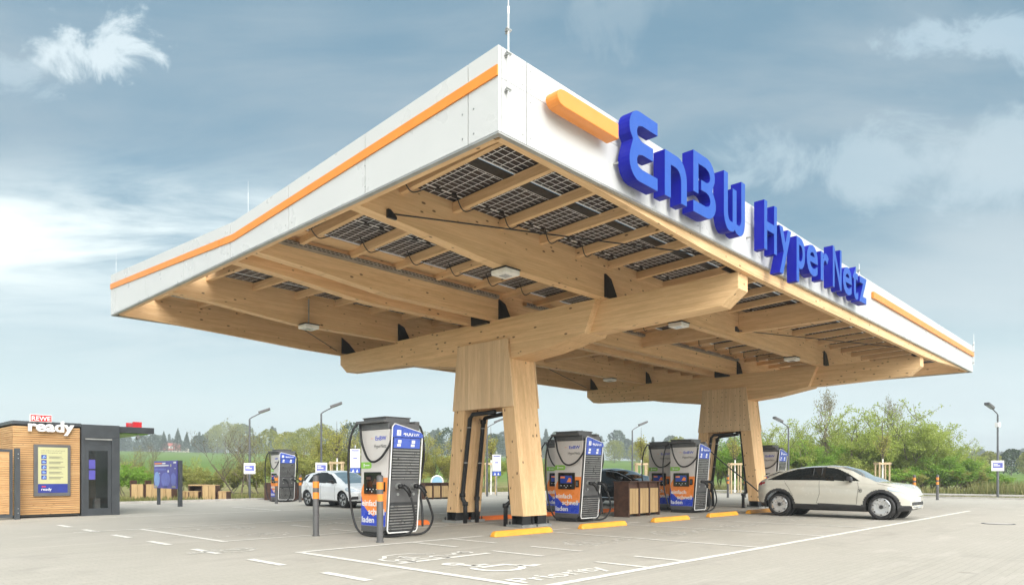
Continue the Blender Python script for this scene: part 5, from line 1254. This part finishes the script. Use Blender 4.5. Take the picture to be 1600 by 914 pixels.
# ------------------------------------------------------------------ trees and shrubs
def leaf_mesh(name, mat, pts, sizes, rng, flat=.6):
    n = len(pts); P = np.asarray(pts, dtype=np.float32); s = np.asarray(sizes, dtype=np.float32)[:, None]
    a = rng.normal(size=(n, 3)).astype(np.float32); a /= np.linalg.norm(a, axis=1)[:, None]
    b = np.cross(a, rng.normal(size=(n, 3))).astype(np.float32); b /= np.linalg.norm(b, axis=1)[:, None] + 1e-6
    u, v = a * s, b * s * flat
    co = np.stack([P - u, P - v, P + u, P + v], 1).reshape(-1, 3)
    me = bpy.data.meshes.new(name); me.vertices.add(4 * n); me.vertices.foreach_set('co', co.ravel())
    me.loops.add(4 * n); me.loops.foreach_set('vertex_index', np.arange(4 * n, dtype=np.int32))
    me.polygons.add(n); me.polygons.foreach_set('loop_start', np.arange(0, 4 * n, 4, dtype=np.int32)); me.polygons.foreach_set('loop_total', np.full(n, 4, dtype=np.int32))
    me.materials.append(M[mat]); me.update(calc_edges=True); return me
def plant(seed, h, r, nst, mat, leaves, lsize, spread=.6, bark='bark', base=0.0, levels=3, spikes=0):
    """multi-stemmed broadleaf: returns (stem mesh, leaf mesh)"""
    rnd = random.Random(seed); rng = np.random.default_rng(seed); b = MB(); tips = []
    def grow(p, d, l, rad, lv):
        pts = [p]; q = p.copy(); dd = d.copy()
        for i in range(4):
            dd = (dd + Vector((rnd.gauss(0, .12), rnd.gauss(0, .12), .07))).normalized(); q = q + dd * l / 4; pts.append(q.copy())
        rs = [rad * (1 - .16 * i) for i in range(5)]; b.tube(pts, rad, 5 if lv > 1 else 3, rs)
        if lv <= 1:
            for q_ in pts[1:]: tips.append(q_)
        if lv == 0: return
        for k in range(rnd.choice((3, 4, 4)) if lv > 1 else 4):
            i = rnd.choice((1, 2, 3, 3, 4)); a = rnd.uniform(0, 6.28); out = Vector((math.cos(a), math.sin(a), rnd.uniform(.1, .7)))
            grow(pts[i], (dd * .65 + out * spread).normalized(), l * rnd.uniform(.48, .72), rad * .52, lv - 1)
    for k in range(nst):
        a = 2 * math.pi * k / nst + rnd.uniform(-.5, .5); o = Vector((math.cos(a), math.sin(a), 0)) * r * .22 * (nst > 1)
        d = Vector((math.cos(a) * .42 * (nst > 1), math.sin(a) * .42 * (nst > 1), 1)).normalized(); grow(o, d, h * rnd.uniform(.46, .60), .022 * h * (.5 if nst > 2 else .8), levels)
    for k in range(spikes):
        a = rnd.uniform(0, 6.28); rr = rnd.uniform(0, r * .7); p = Vector((rr * math.cos(a), rr * math.sin(a), h * rnd.uniform(.45, .7))); grow(p, Vector((rnd.gauss(0, .1), rnd.gauss(0, .1), 1)), h * rnd.uniform(.40, .62), .008 * h, 1)
    T = np.array([tuple(t) for t in tips]); keep = T[:, 2] > base * h; T = T[keep]
    # scale the whole plant to the wanted height and radius
    kz = h / np.percentile(T[:, 2], 99.5); kr = r / np.percentile(np.hypot(T[:, 0], T[:, 1]), 92); 
    c = T[rng.integers(0, len(T), leaves)] + rng.normal(size=(leaves, 3)) * np.array([.13, .13, .12]) * h / 5
    # clumps: leaves crowd round some twigs and thin out round others
    w = rng.random(len(T)) ** 2.2; w /= w.sum(); c2 = T[rng.choice(len(T), leaves // 2, p=w)] + rng.normal(size=(leaves // 2, 3)) * .13 * h / 5; c = np.vstack([c[: leaves - leaves // 2], c2])
    c = c * np.array([kr, kr, kz]); c[:, 2] = np.maximum(c[:, 2], .05)
    b.v = [(x * kr, y * kr, z * kz) for x, y, z in b.v]
    me2 = leaf_mesh('foliage', mat, c, lsize * rng.uniform(.6, 1.35, len(c)), rng)
    me1 = bpy.data.meshes.new('stems'); me1.from_pydata(b.v, [], b.f); me1.materials.append(M[bark]); return me1, me2
KIND = {}
def kind(key, *a, **k): KIND[key] = plant(*a, **k)
kind('g0', 11, 5.0, 2.7, 5, 'leaf_spring', 20000, .060, spikes=5)
kind('g1', 12, 5.0, 2.6, 6, 'leaf_spring', 18000, .058, spikes=6)
kind('g2', 13, 5.0, 2.5, 5, 'leaf_bright', 18000, .066, spikes=3)
kind('y0', 21, 5.0, 2.4, 4, 'leaf_yellow', 11000, .058, spikes=5)
kind('y1', 22, 5.0, 2.5, 5, 'leaf_olive', 10000, .060, spikes=5)
kind('birch', 31, 7.0, 1.8, 1, 'leaf_bud', 2200, .055, spread=.7, levels=4, bark='bark_pale')
kind('bare', 32, 5.0, 2.6, 3, 'leaf_bud', 1500, .045, spread=.6, levels=4, bark='bark')
kind('low', 41, 2.0, 1.5, 6, 'leaf_olive', 8000, .045)
kind('lowg', 42, 2.0, 1.5, 6, 'leaf_bright', 9000, .055)
kind('blos', 43, 5.0, 2.2, 4, 'leaf_blossom', 9000, .06)
def put(key, X, d, h, label, cat='shrub', group=None, wide=1., z=0., name='shrub', ry=None):
    me1, me2 = KIND[key]; x, y = D(X, d); rnd = random.Random(int(X * 7 + d * 3)); t = thing(name, label, cat, (x, y, z), rnd.uniform(0, 6.28), group)
    h0 = {'birch': 7., 'low': 2., 'lowg': 2.}.get(key, 5.); s = h / h0
    for me, nm in ((me1, 'stems'), (me2, 'foliage')):
        o = link(me, nm, t); o.scale = (s * wide, s * wide, s)
def hh(Y, d): return 1.25 + (741 - Y) / 1091 * d
# thick row along the right edge
RG = 'spring green shrubs behind the right kerb'
for key, X, d, Y, wide, lb in (
    ('g0', 1205, 52, 668, 1.1, 'light green shrub just right of the rear column, behind the charger and lamp'), ('g1', 1240, 50, 664, 1.05, 'light green shrub left of the bare birch behind the cream car roof'),
    ('g2', 1262, 48, 690, 1.1, 'bright green low shrub behind the cream car roof'), ('g1', 1300, 54, 662, 1.2, 'feathery green shrub just right of the bare birch'),
    ('g0', 1330, 50, 655, 1.15, 'green shrub left of the tree in pale stakes'), ('g0', 1365, 53, 642, 1.1, 'tallest green shrub directly behind the staked tree'),
    ('g1', 1398, 50, 636, 1.0, 'tall pointed green shrub right of the staked tree'), ('g1', 1415, 54, 655, 1.1, 'green shrub behind the bollard in front of the car nose'),
    ('g0', 1440, 50, 662, 1.1, 'green shrub above the lone right bollard'), ('g1', 1462, 53, 668, 1.1, 'green shrub with bare twigs left of the last bright bush'),
    ('g2', 1490, 47, 708, 1.15, 'bright leafy bush left of the right-hand lamp post'), ('g1', 1508, 52, 690, .9, 'twiggy green shrub behind the bright leafy bush'), ('g2', 1528, 49, 722, 1.1, 'low bright bush at the foot of the right-hand lamp post'),
    ('g1', 1180, 56, 672, 1.2, 'green shrub seen right behind the rear column leg'), ('g2', 1148, 54, 680, 1.1, 'bright green shrub seen between the legs of the rear column'), ('g0', 1120, 58, 676, 1.1, 'green shrub seen left inside the rear column'),
    ('y0', 1035, 60, 702, 1.0, 'yellow green shrub left of the middle pair of chargers'), ('blos', 1018, 66, 712, .7, 'rusty orange budding shrub behind the black car roof')):
    put(key, X, d, hh(Y, d), lb, 'shrub', RG, wide * .95)
for i, (key, X, h, wide, lb) in enumerate((('low', 1225, 1.7, 1.6, 'low undergrowth below the shrub right of the rear column'), ('lowg', 1300, 1.5, 1.7, 'low green undergrowth hidden mostly by the cream car roof'), ('low', 1345, 1.8, 1.6, 'low olive undergrowth left of the stakes behind the cream car'), ('lowg', 1405, 1.7, 1.6, 'low green undergrowth between the stakes and the bollards'),
        ('low', 1432, 1.6, 1.5, 'low olive undergrowth behind the bollard at the car nose'), ('lowg', 1468, 1.8, 1.5, 'low green undergrowth behind the lone right bollard'), ('low', 1500, 1.6, 1.5, 'low olive undergrowth left of the right-hand lamp post'), ('lowg', 1540, 1.3, 1.4, 'low green undergrowth behind the right-hand lamp post'))):
    put(key, X, 47.5, h, lb, 'undergrowth', 'low undergrowth at the foot of the right shrubs', wide)
put('birch', 1276, 50, hh(612, 50), 'nearly bare birch rising above the shrubs behind the cream car', 'tree', None, .62, name='birch_tree')
put('birch', 1392, 54, hh(622, 54), 'thin bare topped tree rising above the staked tree', 'tree', None, .55, name='birch_tree')
# left side
LG = 'budding trees and bushes beyond the left verge'
for key, X, d, Y, wide, lb in (
    ('y1', 455, 62, 700, 1.1, 'olive green bush behind the distant charger'), ('y1', 430, 58, 700, 1.0, 'olive budding bush right of the bare tree'), ('y0', 490, 64, 690, 1.0, 'yellow green bush left of the lamp behind the hatchback'),
    ('y0', 520, 60, 668, 1.1, 'tall yellow green tree right of the lamp behind the hatchback'), ('y0', 548, 62, 672, 1.0, 'yellow green tree left of the white parking sign'), ('y1', 580, 58, 682, 1.1, 'olive tree right behind the nearest charger'),
    ('y0', 660, 60, 682, 1.1, 'yellow green tree right of the nearest charger'), ('y0', 690, 62, 688, 1.0, 'yellow green tree left of the front column'), ('y1', 625, 60, 684, 1.1, 'olive tree hidden mostly by the nearest charger'), ('y1', 720, 62, 694, 1.0, 'olive tree seen behind the front column leg'),
    ('g0', 762, 64, 700, .9, 'green tree seen between the legs of the front column'), ('y1', 850, 66, 706, 1.0, 'olive tree right of the front column'),
    ('y1', 300, 46, 738, .9, 'olive bush above the benches'), ('g0', 305, 50, 716, .62, 'slim young green tree between the information board and the benches'), ('y1', 212, 48, 705, .8, 'olive twiggy bush right of the kiosk porch'), ('y1', 232, 45, 722, 1.0, 'olive bush behind the planter boxes')):
    put(key, X, d, hh(Y, d), lb, 'bush', LG, wide)
put('lowg', 200, 40, 1.75, 'bright green round bush touching the kiosk wall', 'bush', LG, 1.0)
put('low', 330, 45, 1.5, 'low olive bush behind the right benches', 'bush', LG, 1.3); put('low', 352, 47, 1.7, 'low brown green bush left of the bare tree', 'bush', LG, 1.3); put('low', 410, 46, 2.2, 'olive bush right of the bare tree foot', 'bush', LG, 1.2)
put('low', 470, 50, 2.6, 'low olive bush above the rusty steel box', 'bush', LG, 1.5); put('low', 270, 47, 1.9, 'low bush behind the information board', 'bush', LG, 1.3)
put('bare', 382, 42, hh(662, 42), 'bare spreading tree beside the left street lamp', 'tree', None, 1.0, name='bare_tree')
put('bare', 216, 46, hh(690, 46), 'pale bare tree rising beside the kiosk porch', 'tree', None, .7, name='bare_tree')
# hillside behind
def gz(x, y):
    r = math.hypot(x, y); f_ = x * .7255 + y * .688; ri = x * .688 - y * .7255; az = math.atan2(ri, f_); s = .037 if az < -.1 else .037 - .022 * min(1, (az + .1) / .6)
    h = 0 if r <= 64 else (r - 64) * s * min(1, (r - 64) / 40 + .3)
    if r > 420: h = (420 - 64) * s + (r - 420) * .004
    return h
def far_wood():
    rng = np.random.default_rng(4); P = []; Sz = []; TB = MB()
    for i in range(430):
        X = rng.uniform(-80, 1700); d = rng.uniform(400, 620)
        if 205 < X < 345 and d < 470: d = rng.uniform(480, 620)
        h = rng.uniform(10, 17) * (1.15 if 300 < X < 380 else 1) * (.8 if X > 1150 else 1); x, y = D(X, d); z = gz(x, y); con = rng.random() < .45; rr = h * (.18 if con else .34)
        n = 420; k = rng.random(n) ** (.8 if con else .6); a = rng.uniform(0, 6.28, n)
        prof = (1 - k) * rr if con else rr * np.sqrt(np.clip(1 - (2 * k - 1.0) ** 2, .05, 1)); q = prof * np.sqrt(rng.uniform(.3, 1, n)) * (1 + .25 * np.sin(a * 3 + i))
        P.append(np.stack([x + q * np.cos(a), y + q * np.sin(a), z + h * (.12 + .88 * k)], 1)); Sz.append(rng.uniform(.5, 1.1, n))
    me = leaf_mesh('forest', 'leaf_far', np.vstack(P), np.concatenate(Sz), rng, .9); o = link(me, 'forest'); tag(o, 'hazy dark wood along the horizon', None, None, 'stuff')
far_wood()
def mid_trees():
    rng = np.random.default_rng(8); i = 0
    for X, d, h, mat, con, lb in ((352, 330, 15, 'leaf_olive', 0, 'hazy round tree right of the red roofed house'), (340, 345, 14, 'leaf_olive', 0, 'rounded tree just right of the house conifers'), (372, 335, 14.5, 'leaf_olive', 0, 'hazy round tree behind the bare tree'),
            (256, 350, 11, 'leaf_far', 1, 'dark fir left of the red roofed house'), (278, 362, 13, 'leaf_far', 1, 'tall dark fir behind the red roofed house'), (292, 356, 11, 'leaf_far', 1, 'dark fir right of the red roofed house'), (240, 340, 9, 'leaf_far', 0, 'dark round tree left of the house'),
            (222, 340, 9, 'leaf_far', 0, 'dark tree beyond the kiosk porch'), (310, 340, 9, 'leaf_far', 0, 'low dark tree at the field edge right of the house'),
            (450, 150, 7, 'leaf_yellow', 0, 'yellowish tree on the slope behind the distant charger'), (475, 140, 7.5, 'leaf_olive', 0, 'olive tree on the slope left of the lamp behind the hatchback'), (500, 160, 9, 'leaf_olive', 0, 'olive tree on the slope above the hatchback'), (420, 170, 8, 'leaf_olive', 0, 'olive tree on the slope right of the bare tree'), (550, 150, 9, 'leaf_far', 0, 'dark tree on the slope behind the parking sign'),
            (600, 170, 9, 'leaf_olive', 0, 'olive tree on the slope behind the nearest charger'), (650, 160, 8, 'leaf_olive', 0, 'olive tree on the slope right of the nearest charger'), (700, 180, 9, 'leaf_far', 0, 'dark tree on the slope behind the front column'), (880, 220, 8, 'leaf_far', 0, 'dark tree on the slope right of the front column'),
            (960, 240, 8, 'leaf_olive', 0, 'olive tree on the slope behind the black car'), (1000, 200, 7, 'leaf_yellow', 0, 'yellowish tree on the slope right of the black car'), (1060, 180, 8, 'leaf_olive', 0, 'olive tree on the slope behind the middle chargers'), (770, 230, 9, 'leaf_far', 0, 'dark tree on the slope between the front column legs'),
            (1545, 110, 4.0, 'leaf_olive', 0, 'hazy hedge tree right of the lamp at the right edge'), (1580, 120, 4.5, 'leaf_far', 0, 'hazy dark hedge tree at the right edge'), (1610, 110, 4.2, 'leaf_olive', 0, 'olive hedge tree cut by the right edge')):
        i += 1; x, y = D(X, d); z = gz(x, y); n = 2600; sz = .010 * h ** .5 * d / 100 + .10; k = rng.random(n) ** (.85 if con else .65); a = rng.uniform(0, 6.28, n); rr = h * (.25 if con else .46)
        lob = 1 + .22 * np.sin(a * 3 + i) + .15 * np.sin(a * 5 + k * 9 + i); prof = (1 - k) * rr if con else rr * np.sqrt(np.clip(1 - (1.9 * k - .9) ** 2, .03, 1)); q = prof * lob * rng.uniform(.25, 1, n) ** .5
        if not con: k = k + .05 * np.sin(a * 4 + i)
        t = thing('far_tree', lb, 'tree', (x, y, z - .3), 0, 'trees on the slope beyond the site')
        me = leaf_mesh('crown', mat, np.stack([q * np.cos(a), q * np.sin(a), h * (.10 + .90 * k)], 1), rng.uniform(.6, 1.4, n) * sz, rng, .8); link(me, 'crown', t)
        b = MB(); b.cyl((0, 0, 0), (0, 0, h * .6), .02 * h, .008 * h, 6); b.build('trunk', 'bark', t, world=False)
mid_trees()
def house():
    d = 425; x, y = D(268, d); z = gz(x, y) - .2; t = thing('house', 'white house with a red tiled roof and dormer on the hill', 'house', (x, y, z), R(-30)); B = lambda nm, b, m, p=t, **k: b.build(nm, m, p, world=False, **k)
    b = MB(); b.box(-5.2, 5.2, -4, 4, 0, 3.0); b.prism([(-4, 3.0), (4, 3.0), (0, 6.6)], 'x', -5.2, 5.2); B('wall', b, 'house_wall')
    b = MB(); b.prism([(-4.7, 2.6), (0, 6.85), (0, 7.1), (-4.9, 2.7)], 'x', -5.6, 5.6); b.prism([(4.7, 2.6), (0, 6.85), (0, 7.1), (4.9, 2.7)][::-1], 'x', -5.6, 5.6); rf = B('roof', b, 'roof_red'); b = MB(); b.box(1.2, 1.9, .3, 1.0, 6, 8.0); b.build('chimney', 'house_wall', rf, world=False)
    b = MB(); b.box(-2.6, 1.4, -3.7, -1.0, 3.2, 5.1); b.build('dormer', 'plate_cream', rf, world=False); b = MB(); b.box(-2.9, 1.7, -4.0, -.6, 5.1, 5.35); b.build('dormer_roof', 'roof_red', rf, world=False)
    for x0, z0 in ((-4.2, .9), (-1.4, .9), (1.4, .9), (3.6, .9), (-2.0, 3.7), (-.2, 3.7)):
        yf = -4.02 if z0 < 3 else -3.73; b = MB(); b.box(x0, x0 + 1.1, yf - .03, yf, z0, z0 + 1.2); f = B('window', b, 'plate_cream'); b = MB(); b.box(x0 + .1, x0 + 1.0, yf - .05, yf - .032, z0 + .1, z0 + 1.1); b.build('pane', 'window_dark', f, world=False)
    b = MB(); b.box(-.2, .8, -4.05, -4.002, 0, 2.1); B('door', b, 'window_dark')
    b = MB(); b.box(6.5, 10, -3, 2, 0, 2.4); b.prism([(-3.3, 2.4), (2.3, 2.4), (-.5, 4.1)], 'x', 6.3, 10.2); B('outbuilding', b, 'house_wall')
house()
def haze():
    b = MB(); b.box(-2600, 2600, -2600, 2600, -8, 45); me = b.build('haze', 'road_paint'); t = bpy.data.materials.new('haze_air'); t.use_nodes = True; nt = t.node_tree; nt.nodes.clear()
    v = nt.nodes.new('ShaderNodeVolumePrincipled'); v.inputs['Density'].default_value = .0011; v.inputs['Color'].default_value = (.86, .93, .97, 1); v.inputs['Anisotropy'].default_value = .2
    o = nt.nodes.new('ShaderNodeOutputMaterial'); nt.links.new(v.outputs[0], o.inputs['Volume']); me.data.materials.clear(); me.data.materials.append(t); tag(me, kind='stuff')
haze()
